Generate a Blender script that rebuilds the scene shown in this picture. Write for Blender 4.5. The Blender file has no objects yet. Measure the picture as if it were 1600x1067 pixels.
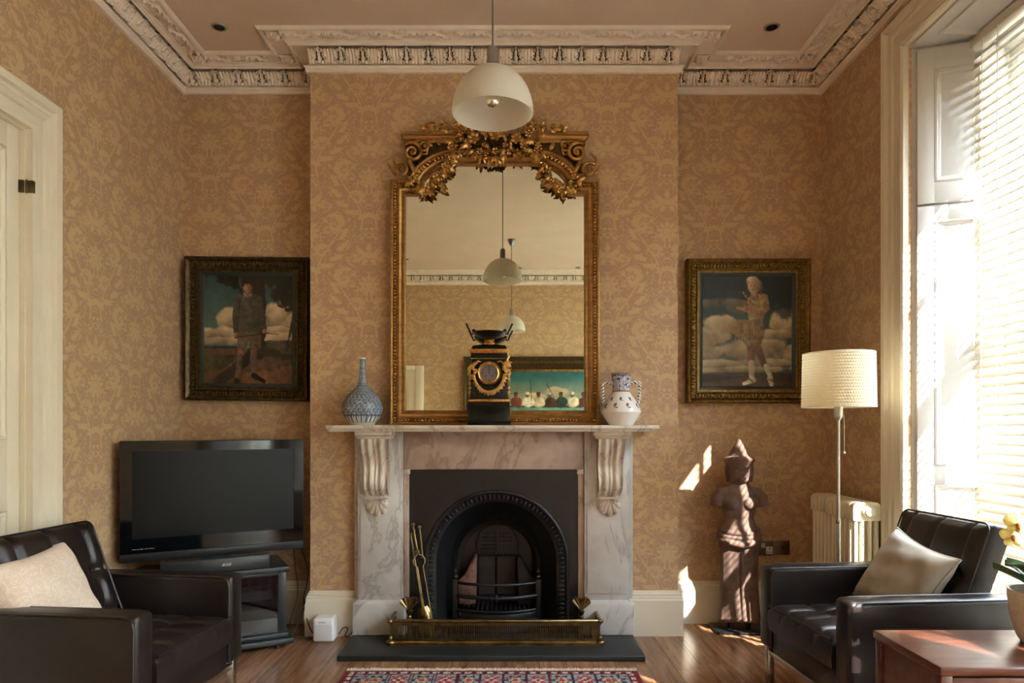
import bpy, math, random
import numpy as np
from mathutils import Vector, Matrix

random.seed(7)
RNG = np.random.RandomState(11)
S = bpy.context.scene
COL = S.collection
PI = math.pi

# ------------------------------------------------------------------ camera
cam_d = bpy.data.cameras.new('camera')
cam_d.lens = 24.0
cam_d.sensor_width = 36.0
cam_d.shift_y = 0.0841
cam_d.clip_start = 0.05
cam = bpy.data.objects.new('camera', cam_d)
cam.location = (0.0, 0.0, 1.2)
cam.rotation_euler = (PI / 2, 0, 0)
COL.objects.link(cam)
S.camera = cam

# ------------------------------------------------------------------ world, sun, window portals, exposure
SKY = 9.0
SUN = 7.0
W = bpy.data.worlds.new('sky')
S.world = W
W.use_nodes = True
bgn = W.node_tree.nodes['Background']
bgn.inputs[0].default_value = (0.72, 0.86, 1.0, 1)
bgn.inputs[1].default_value = SKY

sd = bpy.data.lights.new('sun', 'SUN')
sd.energy = SUN
sd.angle = math.radians(0.5)
sd.color = (1.0, 0.97, 0.92)
sun = bpy.data.objects.new('sun', sd)
sun.location = (6, -4, 7)
sun.rotation_euler = Vector((-1.0, 1.40, -1.43)).to_track_quat('-Z', 'Y').to_euler()
COL.objects.link(sun)

WIN = [(2.08, 3.28), (0.36, 1.56), (-1.18, 0.00)]          # openings of the three windows along the right wall
WZ0, WZ1 = 0.45, 3.03
SILL = (0.45, 0.45, 0.06)                    # the third window reaches almost to the floor
for (y0, y1), z0 in zip(WIN, SILL):
    pl = bpy.data.lights.new('window_portal', 'AREA')
    pl.shape = 'RECTANGLE'
    pl.size = WZ1 - z0
    pl.size_y = y1 - y0
    pl.cycles.is_portal = True
    po = bpy.data.objects.new('window_portal', pl)
    po.location = (2.45, (y0 + y1) / 2, (z0 + WZ1) / 2)
    po.rotation_euler = (0, PI / 2, 0)
    COL.objects.link(po)

vs = S.view_settings
vs.view_transform = 'Standard'
vs.look = 'None'
vs.exposure = 2.6
vs.gamma = 1.0
vs.use_curve_mapping = False
cy = S.cycles
cy.use_denoising = True
cy.max_bounces = 14
cy.diffuse_bounces = 8
cy.glossy_bounces = 6
cy.transmission_bounces = 6
cy.transparent_max_bounces = 12
cy.caustics_reflective = False
cy.caustics_refractive = False
cy.sample_clamp_indirect = 12.0

# ------------------------------------------------------------------ mesh helpers
class MB:
    def __init__(s):
        s.v = []; s.f = []
    def add(s, vs_, fs, M=None):
        o = len(s.v)
        if M is not None:
            vs_ = [tuple(M @ Vector(p)) for p in vs_]
        s.v.extend([tuple(p) for p in vs_])
        s.f.extend([tuple(i + o for i in f) for f in fs])
        return s
    def box(s, x0, x1, y0, y1, z0, z1, M=None):
        return s.add([(x0,y0,z0),(x1,y0,z0),(x1,y1,z0),(x0,y1,z0),(x0,y0,z1),(x1,y0,z1),(x1,y1,z1),(x0,y1,z1)],
              [(0,3,2,1),(4,5,6,7),(0,1,5,4),(1,2,6,5),(2,3,7,6),(3,0,4,7)], M)
    def frustum(s, a, b, z0, z1, M=None):
        # a, b: (x0,x1,y0,y1) bottom and top
        return s.add([(a[0],a[2],z0),(a[1],a[2],z0),(a[1],a[3],z0),(a[0],a[3],z0),(b[0],b[2],z1),(b[1],b[2],z1),(b[1],b[3],z1),(b[0],b[3],z1)],
              [(0,3,2,1),(4,5,6,7),(0,1,5,4),(1,2,6,5),(2,3,7,6),(3,0,4,7)], M)
    def lathe(s, prof, n=32, c=(0,0,0), M=None, ripple=0.0, sx=1, sy=1, caps=True):
        vs_ = []
        for r, z in prof:
            for k in range(n):
                a = 2 * PI * k / n
                rr = r * (1 + (ripple if k % 2 else -ripple))
                vs_.append((c[0] + rr * math.cos(a) * sx, c[1] + rr * math.sin(a) * sy, c[2] + z))
        fs = []
        m = len(prof)
        for i in range(m - 1):
            for k in range(n):
                k2 = (k + 1) % n
                fs.append((i*n+k, i*n+k2, (i+1)*n+k2, (i+1)*n+k))
        if caps:
            if prof[0][0] > 1e-5: fs.append(tuple(reversed(range(n))))
            if prof[-1][0] > 1e-5: fs.append(tuple((m-1)*n + k for k in range(n)))
        return s.add(vs_, fs, M)
    def tube(s, pts, r, n=8, closed=False, M=None, flat=1.0):
        pts = [Vector(p) for p in pts]
        m = len(pts)
        rs = r if isinstance(r, (list, tuple)) else [r] * m
        vs_ = []; prev = None
        for i, p in enumerate(pts):
            if closed:
                t = pts[(i+1) % m] - pts[i-1]
            else:
                t = pts[min(i+1, m-1)] - pts[max(i-1, 0)]
            if t.length < 1e-9: t = Vector((0,0,1))
            t.normalize()
            if prev is None:
                ref = Vector((0,0,1)) if abs(t.z) < .9 else Vector((1,0,0))
                a = t.cross(ref).normalized()
            else:
                a = (prev - t * prev.dot(t))
                a = a.normalized() if a.length > 1e-6 else t.orthogonal().normalized()
            prev = a
            b = t.cross(a)
            for k in range(n):
                q = 2 * PI * k / n
                vs_.append(p + (a * math.cos(q) + b * math.sin(q) * flat) * rs[i])
        fs = []
        L = m if closed else m - 1
        for i in range(L):
            j = (i + 1) % m
            for k in range(n):
                k2 = (k + 1) % n
                fs.append((i*n+k, i*n+k2, j*n+k2, j*n+k))
        if not closed:
            fs.append(tuple(reversed(range(n)))); fs.append(tuple((m-1)*n + k for k in range(n)))
        return s.add(vs_, fs, M)
    def ball(s, c, r, nu=12, nv=8, M=None):
        if not isinstance(r, (tuple, list)): r = (r, r, r)
        vs_ = []; fs = []
        for i in range(nv + 1):
            t = PI * i / nv
            for k in range(nu):
                a = 2 * PI * k / nu
                vs_.append((c[0] + r[0]*math.sin(t)*math.cos(a), c[1] + r[1]*math.sin(t)*math.sin(a), c[2] - r[2]*math.cos(t)))
        for i in range(nv):
            for k in range(nu):
                k2 = (k + 1) % nu
                if i == 0: fs.append((k, nu + k2, nu + k))
                elif i == nv - 1: fs.append((i*nu + k, i*nu + k2, (i+1)*nu + k))
                else: fs.append((i*nu+k, i*nu+k2, (i+1)*nu+k2, (i+1)*nu+k))
        return s.add(vs_, fs, M)
    def prism(s, poly, y0, y1, M=None):
        # polygon in XZ (counter-clockwise seen from -Y), extruded along Y
        n = len(poly)
        vs_ = [(x, y0, z) for x, z in poly] + [(x, y1, z) for x, z in poly]
        fs = [tuple(range(n)), tuple(reversed(range(n, 2*n)))]
        fs += [(i, n + i, n + (i+1) % n, (i+1) % n) for i in range(n)]
        return s.add(vs_, fs, M)
    def sweep(s, path, prof, closed=False, M=None, plane='xy'):
        # path: 2D points; prof: (offset to the right of travel, height) pairs
        m = len(path); P = [Vector((p[0], p[1])) for p in path]
        vs_ = []
        for i in range(m):
            a = P[i] - P[i-1] if (i > 0 or closed) else None
            b = P[(i+1) % m] - P[i] if (i < m-1 or closed) else None
            if a is None: a = b
            if b is None: b = a
            a = a.normalized(); b = b.normalized()
            na = Vector((a.y, -a.x)); nb = Vector((b.y, -b.x))
            nn = na + nb
            if nn.length < 1e-6: nn = na
            nn.normalize()
            k = 1.0 / max(.2, nn.dot(na))
            for d, h in prof:
                q = P[i] + nn * d * k
                vs_.append((q.x, q.y, h) if plane == 'xy' else (q.x, h, q.y))
        fs = []
        n = len(prof)
        for i in range(m if closed else m - 1):
            j = (i + 1) % m
            for k in range(n - 1):
                fs.append((i*n+k, j*n+k, j*n+k+1, i*n+k+1))
        return s.add(vs_, fs, M)
    def grid(s, fn, nu, nv, M=None, wrap=False):
        vs_ = []
        cu = nu if wrap else nu + 1
        for j in range(nv + 1):
            for i in range(cu):
                vs_.append(fn(i / nu, j / nv))
        fs = []
        for j in range(nv):
            for i in range(nu):
                i2 = (i + 1) % cu
                fs.append((j*cu+i, j*cu+i2, (j+1)*cu+i2, (j+1)*cu+i))
        return s.add(vs_, fs, M)
    def mesh(s, name, mat, smooth=None):
        me = bpy.data.meshes.new(name)
        me.from_pydata(s.v, [], s.f)
        me.update()
        if mat: me.materials.append(mat)
        if smooth is not None:
            me.polygons.foreach_set('use_smooth', [True] * len(me.polygons))
            if smooth < 179: me.set_sharp_from_angle(angle=math.radians(smooth))
        return me
    def build(s, name, mat, parent=None, loc=(0,0,0), rot=(0,0,0), smooth=None, bevel=None, seg=2):
        o = bpy.data.objects.new(name, s.mesh(name, mat, smooth))
        return fin(o, parent, loc, rot, bevel, seg)

def fin(o, parent=None, loc=(0,0,0), rot=(0,0,0), bevel=None, seg=2):
    COL.objects.link(o)
    o.location = loc; o.rotation_euler = rot
    if parent is not None: o.parent = parent
    if bevel:
        b = o.modifiers.new('bevel', 'BEVEL'); b.width = bevel; b.segments = seg; b.limit_method = 'ANGLE'; b.angle_limit = math.radians(40)
        b.harden_normals = False
        o.data.polygons.foreach_set('use_smooth', [True] * len(o.data.polygons))
        o.data.set_sharp_from_angle(angle=math.radians(35)) if seg < 2 else None
    return o

def inst(me, name, parent=None, loc=(0,0,0), rot=(0,0,0), scale=(1,1,1)):
    o = bpy.data.objects.new(name, me)
    COL.objects.link(o)
    o.location = loc; o.rotation_euler = rot; o.scale = scale
    if parent is not None: o.parent = parent
    return o

def tag(o, label=None, cat=None, group=None, kind=None):
    if label: o['label'] = label
    if cat: o['category'] = cat
    if group: o['group'] = group
    if kind: o['kind'] = kind
    return o

def empty(name, loc=(0,0,0), rz=0.0, label=None, cat=None, group=None, kind=None, rot=None):
    o = bpy.data.objects.new(name, None)
    o.empty_display_size = 0.05
    COL.objects.link(o)
    o.location = loc
    o.rotation_euler = rot if rot else (0, 0, rz)
    return tag(o, label, cat, group, kind)

def copy_tree(o, parent=None):
    c = o.copy(); COL.objects.link(c); c.parent = parent
    for ch in list(o.children): copy_tree(ch, c)
    return c

def RZ(a): return Matrix.Rotation(a, 4, 'Z')
def T(x, y, z): return Matrix.Translation((x, y, z))

# ------------------------------------------------------------------ node helpers
class E:
    """a scalar socket with arithmetic, to write shader maths as formulas"""
    def __init__(s, nt, sock): s.nt = nt; s.s = sock
    def _op(s, op, *a, clamp=False):
        n = s.nt.nodes.new('ShaderNodeMath'); n.operation = op; n.use_clamp = clamp
        for i, x in enumerate((s,) + a):
            if isinstance(x, E): s.nt.links.new(x.s, n.inputs[i])
            else: n.inputs[i].default_value = x
        return E(s.nt, n.outputs[0])
    def __add__(s, o): return s._op('ADD', o)
    __radd__ = __add__
    def __sub__(s, o): return s._op('SUBTRACT', o)
    def __rsub__(s, o): return s._op('MULTIPLY_ADD', -1.0, o)
    def __mul__(s, o): return s._op('MULTIPLY', o)
    __rmul__ = __mul__
    def __truediv__(s, o): return s._op('DIVIDE', o)
    def sin(s): return s._op('SINE')
    def cos(s): return s._op('COSINE')
    def abs(s): return s._op('ABSOLUTE')
    def sqrt(s): return s._op('SQRT')
    def log(s): return s._op('LOGARITHM', math.e)
    def gt(s, x): return s._op('GREATER_THAN', x)
    def lt(s, x): return s._op('LESS_THAN', x)
    def mx(s, o): return s._op('MAXIMUM', o)
    def mn(s, o): return s._op('MINIMUM', o)
    def atan2(s, o): return s._op('ARCTAN2', o)
    def fract(s): return s._op('FRACT')
    def pingpong(s, k): return s._op('PINGPONG', k)
    def wrap(s, a, b): return s._op('WRAP', b, a)
    def sign(s): return s._op('SIGN')
    def soft(s, w):
        # 1 inside (negative), 0 outside, edge of width w
        n = s.nt.nodes.new('ShaderNodeMapRange'); n.interpolation_type = 'SMOOTHSTEP'
        s.nt.links.new(s.s, n.inputs[0])
        n.inputs[1].default_value = w; n.inputs[2].default_value = -w
        return E(s.nt, n.outputs[0])

def newmat(name, color=(.8,.8,.8), rough=.5, metal=0.0, spec=.5, **kw):
    m = bpy.data.materials.new(name)
    m.use_nodes = True
    b = m.node_tree.nodes['Principled BSDF']
    b.inputs['Base Color'].default_value = (*color, 1)
    b.inputs['Roughness'].default_value = rough
    b.inputs['Metallic'].default_value = metal
    b.inputs['Specular IOR Level'].default_value = spec
    for k, v in kw.items():
        b.inputs[k.replace('_', ' ')].default_value = v
    return m

def bsdf(m): return m.node_tree.nodes['Principled BSDF']
def nd(m, t, **kw):
    n = m.node_tree.nodes.new('ShaderNode' + t)
    for k, v in kw.items(): setattr(n, k, v)
    return n
def lk(m, a, b): m.node_tree.links.new(a, b)

def srgb(r, g, b):
    f = lambda c: (c/255/12.92) if c/255 <= .04045 else ((c/255 + .055)/1.055) ** 2.4
    return (f(r), f(g), f(b))

def ramp(m, fac, stops, interp='LINEAR'):
    n = nd(m, 'ValToRGB')
    n.color_ramp.interpolation = interp
    el = n.color_ramp.elements
    while len(el) < len(stops): el.new(.5)
    for e, (p, c) in zip(el, stops):
        e.position = p; e.color = (*c, 1)
    lk(m, fac, n.inputs[0])
    return n.outputs[0]

def noise(m, scale, detail=4, rough=.55, dist=0.0, coord='Object', vec=None, stretch=None):
    n = nd(m, 'TexNoise')
    n.inputs['Scale'].default_value = scale; n.inputs['Detail'].default_value = detail
    n.inputs['Roughness'].default_value = rough; n.inputs['Distortion'].default_value = dist
    if vec is None:
        tc = nd(m, 'TexCoord'); vec = tc.outputs[coord]
    if stretch:
        mp = nd(m, 'Mapping'); mp.inputs['Scale'].default_value = stretch
        lk(m, vec, mp.inputs[0]); vec = mp.outputs[0]
    lk(m, vec, n.inputs['Vector'])
    return n.outputs['Fac']

def bump(m, h, strength=.3, dist=.01):
    n = nd(m, 'Bump'); n.inputs['Strength'].default_value = strength; n.inputs['Distance'].default_value = dist
    lk(m, h, n.inputs['Height']); lk(m, n.outputs[0], bsdf(m).inputs['Normal'])
    return n

def mottled(name, c1, c2, scale, rough=.5, metal=0, detail=5, bumpk=0.0, bdist=.004, lo=.35, hi=.65, stretch=None, spec=.5, rvar=0.0):
    m = newmat(name, c1, rough, metal, spec)
    f = noise(m, scale, detail, stretch=stretch)
    lk(m, ramp(m, f, [(lo, c1), (hi, c2)]), bsdf(m).inputs['Base Color'])
    if bumpk: bump(m, f, bumpk, bdist)
    return m

def attr_mat(name, rough=.5, spec=.3, coat=0.0, bumpk=0.0, bscale=300):
    m = newmat(name, (1,1,1), rough, 0, spec)
    a = nd(m, 'VertexColor'); a.layer_name = 'paint'
    lk(m, a.outputs[0], bsdf(m).inputs['Base Color'])
    if coat: bsdf(m).inputs['Coat Weight'].default_value = coat
    if bumpk: bump(m, noise(m, bscale, 3), bumpk, .001)
    return m

def paint_mesh(me, rgb):
    """rgb: (nverts,3) linear"""
    a = me.color_attributes.new('paint', 'FLOAT_COLOR', 'POINT')
    full = np.ones((len(me.vertices), 4), dtype=np.float32)
    full[:, :3] = rgb
    a.data.foreach_set('color', full.ravel())

# ------------------------------------------------------------------ materials
def make_wallpaper():
    m = newmat('damask_wallpaper', (.5,.3,.15), .75, 0, .25)
    nt = m.node_tree
    g = nd(m, 'NewGeometry')
    sp = nd(m, 'SeparateXYZ'); lk(m, g.outputs['Position'], sp.inputs[0])
    sn = nd(m, 'SeparateXYZ'); lk(m, g.outputs['True Normal'], sn.inputs[0])
    X, Y, Z = (E(nt, sp.outputs[i]) for i in range(3))
    side = E(nt, sn.outputs[0]).abs().gt(.5)
    Pw, H = .69, .62
    u = X + .137 + side * (Y - X)
    du = u.pingpong(Pw / 2)
    dv = (Z - .12).wrap(-H / 2, H / 2)
    s = (du / (Pw/2) + dv.abs() / (H/2)).gt(1.0)
    a = du + s * (Pw/2 - du * 2.0)
    b = dv - s * dv.sign() * (H/2)
    # mirrored, tiled coordinates feed a noise that roughens every leaf edge alike
    cx = nd(m, 'CombineXYZ'); lk(m, a.s, cx.inputs[0]); lk(m, b.s, cx.inputs[1])
    nz = nd(m, 'TexNoise'); nz.inputs['Scale'].default_value = 34; nz.inputs['Detail'].default_value = 1.5
    nz.inputs['Distortion'].default_value = .6
    lk(m, cx.outputs[0], nz.inputs['Vector'])
    n1 = E(nt, nz.outputs['Fac']) - .5
    nz2 = nd(m, 'TexNoise'); nz2.inputs['Scale'].default_value = 15; nz2.inputs['Detail'].default_value = 0.0
    nz2.inputs['Distortion'].default_value = 1.8
    lk(m, cx.outputs[0], nz2.inputs['Vector'])
    n2 = E(nt, nz2.outputs['Fac']) - .5
    def polar(x0, y0):
        p, q = a - x0, b - y0
        return (p * p + q * q).sqrt(), p.atan2(q)
    def scroll(x0, y0, R, k, hand, lobes):
        r, t = polar(x0, y0)
        ph = ((t * hand + r.log() * k) / (2 * PI)).fract() - .5
        arm = (ph.abs() - .27 - (t * lobes + r.log() * 5.0).cos() * .10) * (R * .55)
        return arm.mx(r - R)
    def rosette(x0, y0, R, lobes, amp):
        r, t = polar(x0, y0)
        d = r - ((t * lobes).cos() * amp + R)
        ringd = ((r - R * .50).abs() - .0035) * -1.0          # an engraved ring inside the petals
        return d.mx(ringd)
    F = rosette(0, .045, .050, 9, .014)
    F = F.mn(rosette(0, .215, .046, 5, .020))
    F = F.mn(scroll(.142, .085, .064, 3.4, 1.0, 9))
    F = F.mn(scroll(.072, -.075, .050, 3.0, -1.0, 8))
    F = F.mn(scroll(.088, .190, .040, 2.6, -1.0, 7))
    # crescent of acanthus wrapping the flower from below
    rw, tw = polar(0, .02)
    wreath = ((rw - .200).abs() - .012 - (tw * 17.0 + rw * 90.0).cos() * .015).mx((tw.abs() - 1.15) * -.1)
    F = F.mn(wreath)
    st = (a - ((b * 9.5 + .4).sin() * .075 + .115)).abs() - .006
    F = F.mn(st)
    filler = (n2.abs() - .036) * .30
    F = F.mn(filler) + n1 * .016
    mask = F.soft(.0055)
    # fine engraved veins within the leaves
    eng = (n1 * 42.0 + n2 * 18.0).sin().abs().lt(.24)
    fac = mask * (1.0 - eng * .55)
    cm = nd(m, 'MixRGB')
    cm.inputs[1].default_value = (*WALL_GROUND, 1); cm.inputs[2].default_value = (*WALL_LEAF, 1)
    lk(m, fac.s, cm.inputs[0])
    lk(m, cm.outputs[0], bsdf(m).inputs['Base Color'])
    rr = fac * -.18 + .72
    lk(m, rr.s, bsdf(m).inputs['Roughness'])
    return m

WALL_GROUND = srgb(183, 152, 122)
WALL_LEAF = srgb(205, 175, 132)
M = {}
M['paper'] = make_wallpaper()
M['ceiling'] = mottled('ceiling_paint', srgb(222, 206, 188), srgb(216, 199, 180), 3.0, .8, lo=.3, hi=.7, spec=.2)
M['plaster'] = mottled('cornice_plaster', srgb(240, 231, 217), srgb(230, 219, 204), 14.0, .7, lo=.3, hi=.7, spec=.2)
M['trim'] = mottled('eggshell_trim_paint', srgb(226, 218, 198), srgb(220, 211, 190), 4.0, .42, lo=.3, hi=.7)
M['shutter'] = newmat('white_shutter_paint', srgb(206, 204, 199), .4)

def make_floor():
    m = newmat('oak_plank', (.3,.16,.08), .22, 0, .5)
    oi = nd(m, 'ObjectInfo'); tc = nd(m, 'TexCoord')
    ad = nd(m, 'VectorMath', operation='ADD'); lk(m, tc.outputs['Object'], ad.inputs[0])
    sc = nd(m, 'VectorMath', operation='SCALE'); lk(m, oi.outputs['Location'], sc.inputs[0]); sc.inputs['Scale'].default_value = 7.3
    lk(m, sc.outputs[0], ad.inputs[1])
    f = noise(m, 9, 6, .6, .6, vec=ad.outputs[0], stretch=(4.0, .35, 1))
    c = ramp(m, f, [(.3, srgb(112, 78, 54)), (.5, srgb(144, 104, 74)), (.72, srgb(168, 126, 94))])
    hv = nd(m, 'HueSaturation'); lk(m, c, hv.inputs['Color'])
    mr = nd(m, 'MapRange'); lk(m, oi.outputs['Random'], mr.inputs[0]); mr.inputs[3].default_value = .78; mr.inputs[4].default_value = 1.18
    lk(m, mr.outputs[0], hv.inputs['Value'])
    lk(m, hv.outputs[0], bsdf(m).inputs['Base Color'])
    bump(m, f, .08, .002)
    return m
M['oak'] = make_floor()
M['subfloor'] = newmat('floor_joint', srgb(52, 32, 20), .8)

def make_marble(name, base, vein, tint, rough=.3):
    m = newmat(name, base, rough, 0, .5)
    tc = nd(m, 'TexCoord')
    f1 = noise(m, 2.6, 8, .62, 1.6, vec=tc.outputs['Object'], stretch=(1.0, 1.0, .45))
    e1 = E(m.node_tree, f1) - .5
    v = (e1.abs() * 34.0)._op('MINIMUM', 1.0)
    f2 = noise(m, 7, 5, .6, .5, vec=tc.outputs['Object'])
    c = ramp(m, f2, [(.35, base), (.68, tint)])
    mx = nd(m, 'MixRGB'); mx.inputs[1].default_value = (*vein, 1); lk(m, c, mx.inputs[2]); lk(m, v.s, mx.inputs[0])
    f3 = noise(m, 45, 4, .8, vec=tc.outputs['Object'])
    sp = E(m.node_tree, f3).gt(.70)
    m2 = nd(m, 'MixRGB'); m2.inputs[2].default_value = (*vein, 1); lk(m, mx.outputs[0], m2.inputs[1]); lk(m, (sp * .45).s, m2.inputs[0])
    lk(m, m2.outputs[0], bsdf(m).inputs['Base Color'])
    return m
M['marble'] = make_marble('grey_white_marble', srgb(206, 205, 201), srgb(166, 163, 158), srgb(190, 188, 183))
M['marble_warm'] = make_marble('rose_veined_marble', srgb(192, 172, 157), srgb(156, 132, 118), srgb(168, 148, 134))
M['marble_carved'] = make_marble('carved_cream_marble', srgb(220, 211, 196), srgb(176, 162, 146), srgb(204, 192, 176), .35)
M['iron'] = mottled('blackleaded_cast_iron', (.0045,.0052,.006), (.009,.010,.011), 30, .36, .0, bumpk=.15, bdist=.002, spec=.5)
M['soot'] = mottled('sooty_firebrick', srgb(26, 20, 17), srgb(52, 39, 31), 12, .9, bumpk=.5, bdist=.006)
M['pinkbrick'] = mottled('pale_fire_clay', srgb(84, 56, 46), srgb(136, 96, 82), 22, .9, bumpk=.5, bdist=.006)
M['slate'] = mottled('black_slate', srgb(24, 30, 32), srgb(33, 39, 41), 9, .42, bumpk=.08, bdist=.002)
M['brass'] = mottled('aged_brass', (.33,.235,.10), (.16,.112,.050), 14, .28, 1.0)
M['brass_dark'] = mottled('tarnished_brass', (.20,.15,.065), (.09,.068,.034), 18, .36, 1.0)
M['gilt'] = mottled('antique_gilding', (.58,.33,.095), (.26,.135,.040), 30, .34, .9, bumpk=.2, bdist=.002)
M['gilt_bright'] = mottled('burnished_gilding', (.72,.43,.14), (.34,.18,.055), 45, .26, .95)
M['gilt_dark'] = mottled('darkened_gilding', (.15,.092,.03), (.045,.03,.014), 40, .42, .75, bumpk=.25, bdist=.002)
M['gilt_flat'] = mottled('gilt_wood', (.50,.275,.085), (.33,.175,.055), 9, .40, .75, stretch=(1,1,6))
M['mirror'] = newmat('old_mirror_silvering', (.82,.87,.74), .012, 1.0)
M['ormolu'] = mottled('ormolu', (.85,.52,.16), (.42,.23,.07), 60, .28, 1.0)
M['black_marble'] = newmat('black_clock_marble', (.003,.006,.005), .16, 0, .3)
M['bronze_black'] = newmat('blackened_bronze', (.008,.008,.008), .3, .3)
M['dial'] = newmat('grey_clock_dial', srgb(118, 110, 108), .4, .2)
M['ink'] = newmat('black_enamel', (.008,.008,.010), .4)

def make_leather():
    m = newmat('dark_brown_leather', (.012,.008,.007), .34, 0, .42)
    f = noise(m, 5, 4)
    lk(m, ramp(m, f, [(.3, (.009,.006,.0055)), (.7, (.017,.0105,.009))]), bsdf(m).inputs['Base Color'])
    v = nd(m, 'TexVoronoi'); v.inputs['Scale'].default_value = 260
    tc = nd(m, 'TexCoord'); lk(m, tc.outputs['Object'], v.inputs['Vector'])
    f2 = noise(m, 24, 4, .6, 1.0)
    e = E(m.node_tree, v.outputs['Distance']) * .25 + E(m.node_tree, f2)
    bump(m, e.s, .22, .004)
    return m
M['leather'] = make_leather()
M['piping'] = newmat('black_leather_piping', (.010,.007,.006), .4)
M['chrome'] = newmat('satin_steel', (.55,.53,.50), .22, 1.0)
M['steel'] = newmat('brushed_nickel', (.50,.49,.46), .32, 1.0)
M['tvgloss'] = newmat('piano_black_plastic', (.003,.004,.005), .06, 0, .3)
M['tvscreen'] = newmat('matte_screen', (.002,.003,.004), .30, 0, .16)
M['blackplastic'] = newmat('satin_black_plastic', (.016,.018,.020), .38)
M['blackwood'] = mottled('black_ash_veneer', (.012,.014,.016), (.022,.025,.027), 30, .4, stretch=(.4, 6, 6))
M['smokeglass'] = newmat('smoked_glass', (.010,.014,.018), .05)
M['whiteplastic'] = newmat('white_plastic', srgb(226, 226, 228), .4)
M['speakergrille'] = newmat('pale_grey_speaker_grille', srgb(196, 198, 204), .7)
M['cable'] = newmat('black_cable', (.010,.010,.011), .5)
M['stone'] = mottled('weathered_sandstone', srgb(122, 95, 80), srgb(82, 62, 51), 16, .8, bumpk=.6, bdist=.004, lo=.3, hi=.7)
M['darksteel'] = newmat('blackened_steel', (.02,.02,.022), .3, .6)
M['radiator'] = newmat('cream_radiator_enamel', srgb(232, 222, 196), .32)
M['socket'] = newmat('brushed_bronze_plate', (.22,.17,.12), .38, .9)
M['pot'] = mottled('speckled_stoneware', srgb(212, 206, 192), srgb(196, 189, 172), 60, .55)
M['leaf'] = newmat('glossy_orchid_leaf', (.030,.085,.035), .3)
M['stem'] = newmat('orchid_stem', (.05,.08,.02), .5)
M['petal'] = newmat('pale_yellow_petal', srgb(226, 214, 132), .5)
M['petal'].node_tree.nodes['Principled BSDF'].inputs['Subsurface Weight'].default_value = .15
M['lip'] = newmat('amber_orchid_lip', srgb(190, 120, 50), .5)
M['moss'] = mottled('bark_potting_mix', srgb(70, 48, 30), srgb(40, 28, 18), 60, .9)

def make_rosewood():
    m = newmat('rosewood_veneer', (.12,.035,.018), .28, 0, .5)
    f = noise(m, 7, 6, .6, 1.2, stretch=(.5, 5, 5))
    lk(m, ramp(m, f, [(.3, (.040,.013,.008)), (.5, (.095,.030,.016)), (.72, (.15,.050,.025))]), bsdf(m).inputs['Base Color'])
    bump(m, noise(m, 160, 2), .12, .001)
    return m
M['rosewood'] = make_rosewood()

def make_fabric(name, c1, c2, scale, kind='damask'):
    m = newmat(name, c1, .85, 0, .15)
    bsdf(m).inputs['Sheen Weight'].default_value = .25
    f = noise(m, scale, 2.0, .5, 2.4 if kind == 'damask' else .4)
    if kind == 'damask':
        e = (E(m.node_tree, f) - .5).abs().lt(.045)
        mx = nd(m, 'MixRGB'); mx.inputs[1].default_value = (*c1, 1); mx.inputs[2].default_value = (*c2, 1); lk(m, e.s, mx.inputs[0])
        lk(m, mx.outputs[0], bsdf(m).inputs['Base Color'])
    else:
        lk(m, ramp(m, f, [(.3, c1), (.7, c2)]), bsdf(m).inputs['Base Color'])
    bump(m, noise(m, 700, 2), .25, .0008)
    return m
M['cush_pink'] = make_fabric('blush_damask_fabric', srgb(214, 194, 176), srgb(224, 207, 191), 22)
M['cush_taupe'] = make_fabric('taupe_linen', srgb(180, 171, 156), srgb(164, 154, 138), 12, 'plain')

def make_shade():
    m = bpy.data.materials.new('cream_textured_lampshade'); m.use_nodes = True
    b = bsdf(m); b.inputs['Base Color'].default_value = (*srgb(236, 224, 194), 1); b.inputs['Roughness'].default_value = .7
    tr = nd(m, 'BsdfTranslucent'); tr.inputs[0].default_value = (*srgb(240, 222, 180), 1)
    mx = nd(m, 'MixShader'); mx.inputs[0].default_value = .35
    lk(m, b.outputs[0], mx.inputs[1]); lk(m, tr.outputs[0], mx.inputs[2])
    lk(m, mx.outputs[0], m.node_tree.nodes['Material Output'].inputs[0])
    return m
M['shade'] = make_shade()

def make_opal():
    m = bpy.data.materials.new('ribbed_opal_glass'); m.use_nodes = True
    b = bsdf(m); b.inputs['Base Color'].default_value = (*srgb(238, 236, 228), 1); b.inputs['Roughness'].default_value = .3
    tr = nd(m, 'BsdfTranslucent'); tr.inputs[0].default_value = (*srgb(236, 230, 212), 1)
    mx = nd(m, 'MixShader'); mx.inputs[0].default_value = .5
    lk(m, b.outputs[0], mx.inputs[1]); lk(m, tr.outputs[0], mx.inputs[2])
    lk(m, mx.outputs[0], m.node_tree.nodes['Material Output'].inputs[0])
    return m
M['opal'] = make_opal()

def make_slat():
    m = bpy.data.materials.new('white_blind_slat'); m.use_nodes = True
    b = bsdf(m); b.inputs['Base Color'].default_value = (*srgb(214, 205, 186), 1); b.inputs['Roughness'].default_value = .4
    return m
M['slat'] = make_slat()
M['cord'] = newmat('white_blind_cord', srgb(232, 226, 212), .7)

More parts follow.
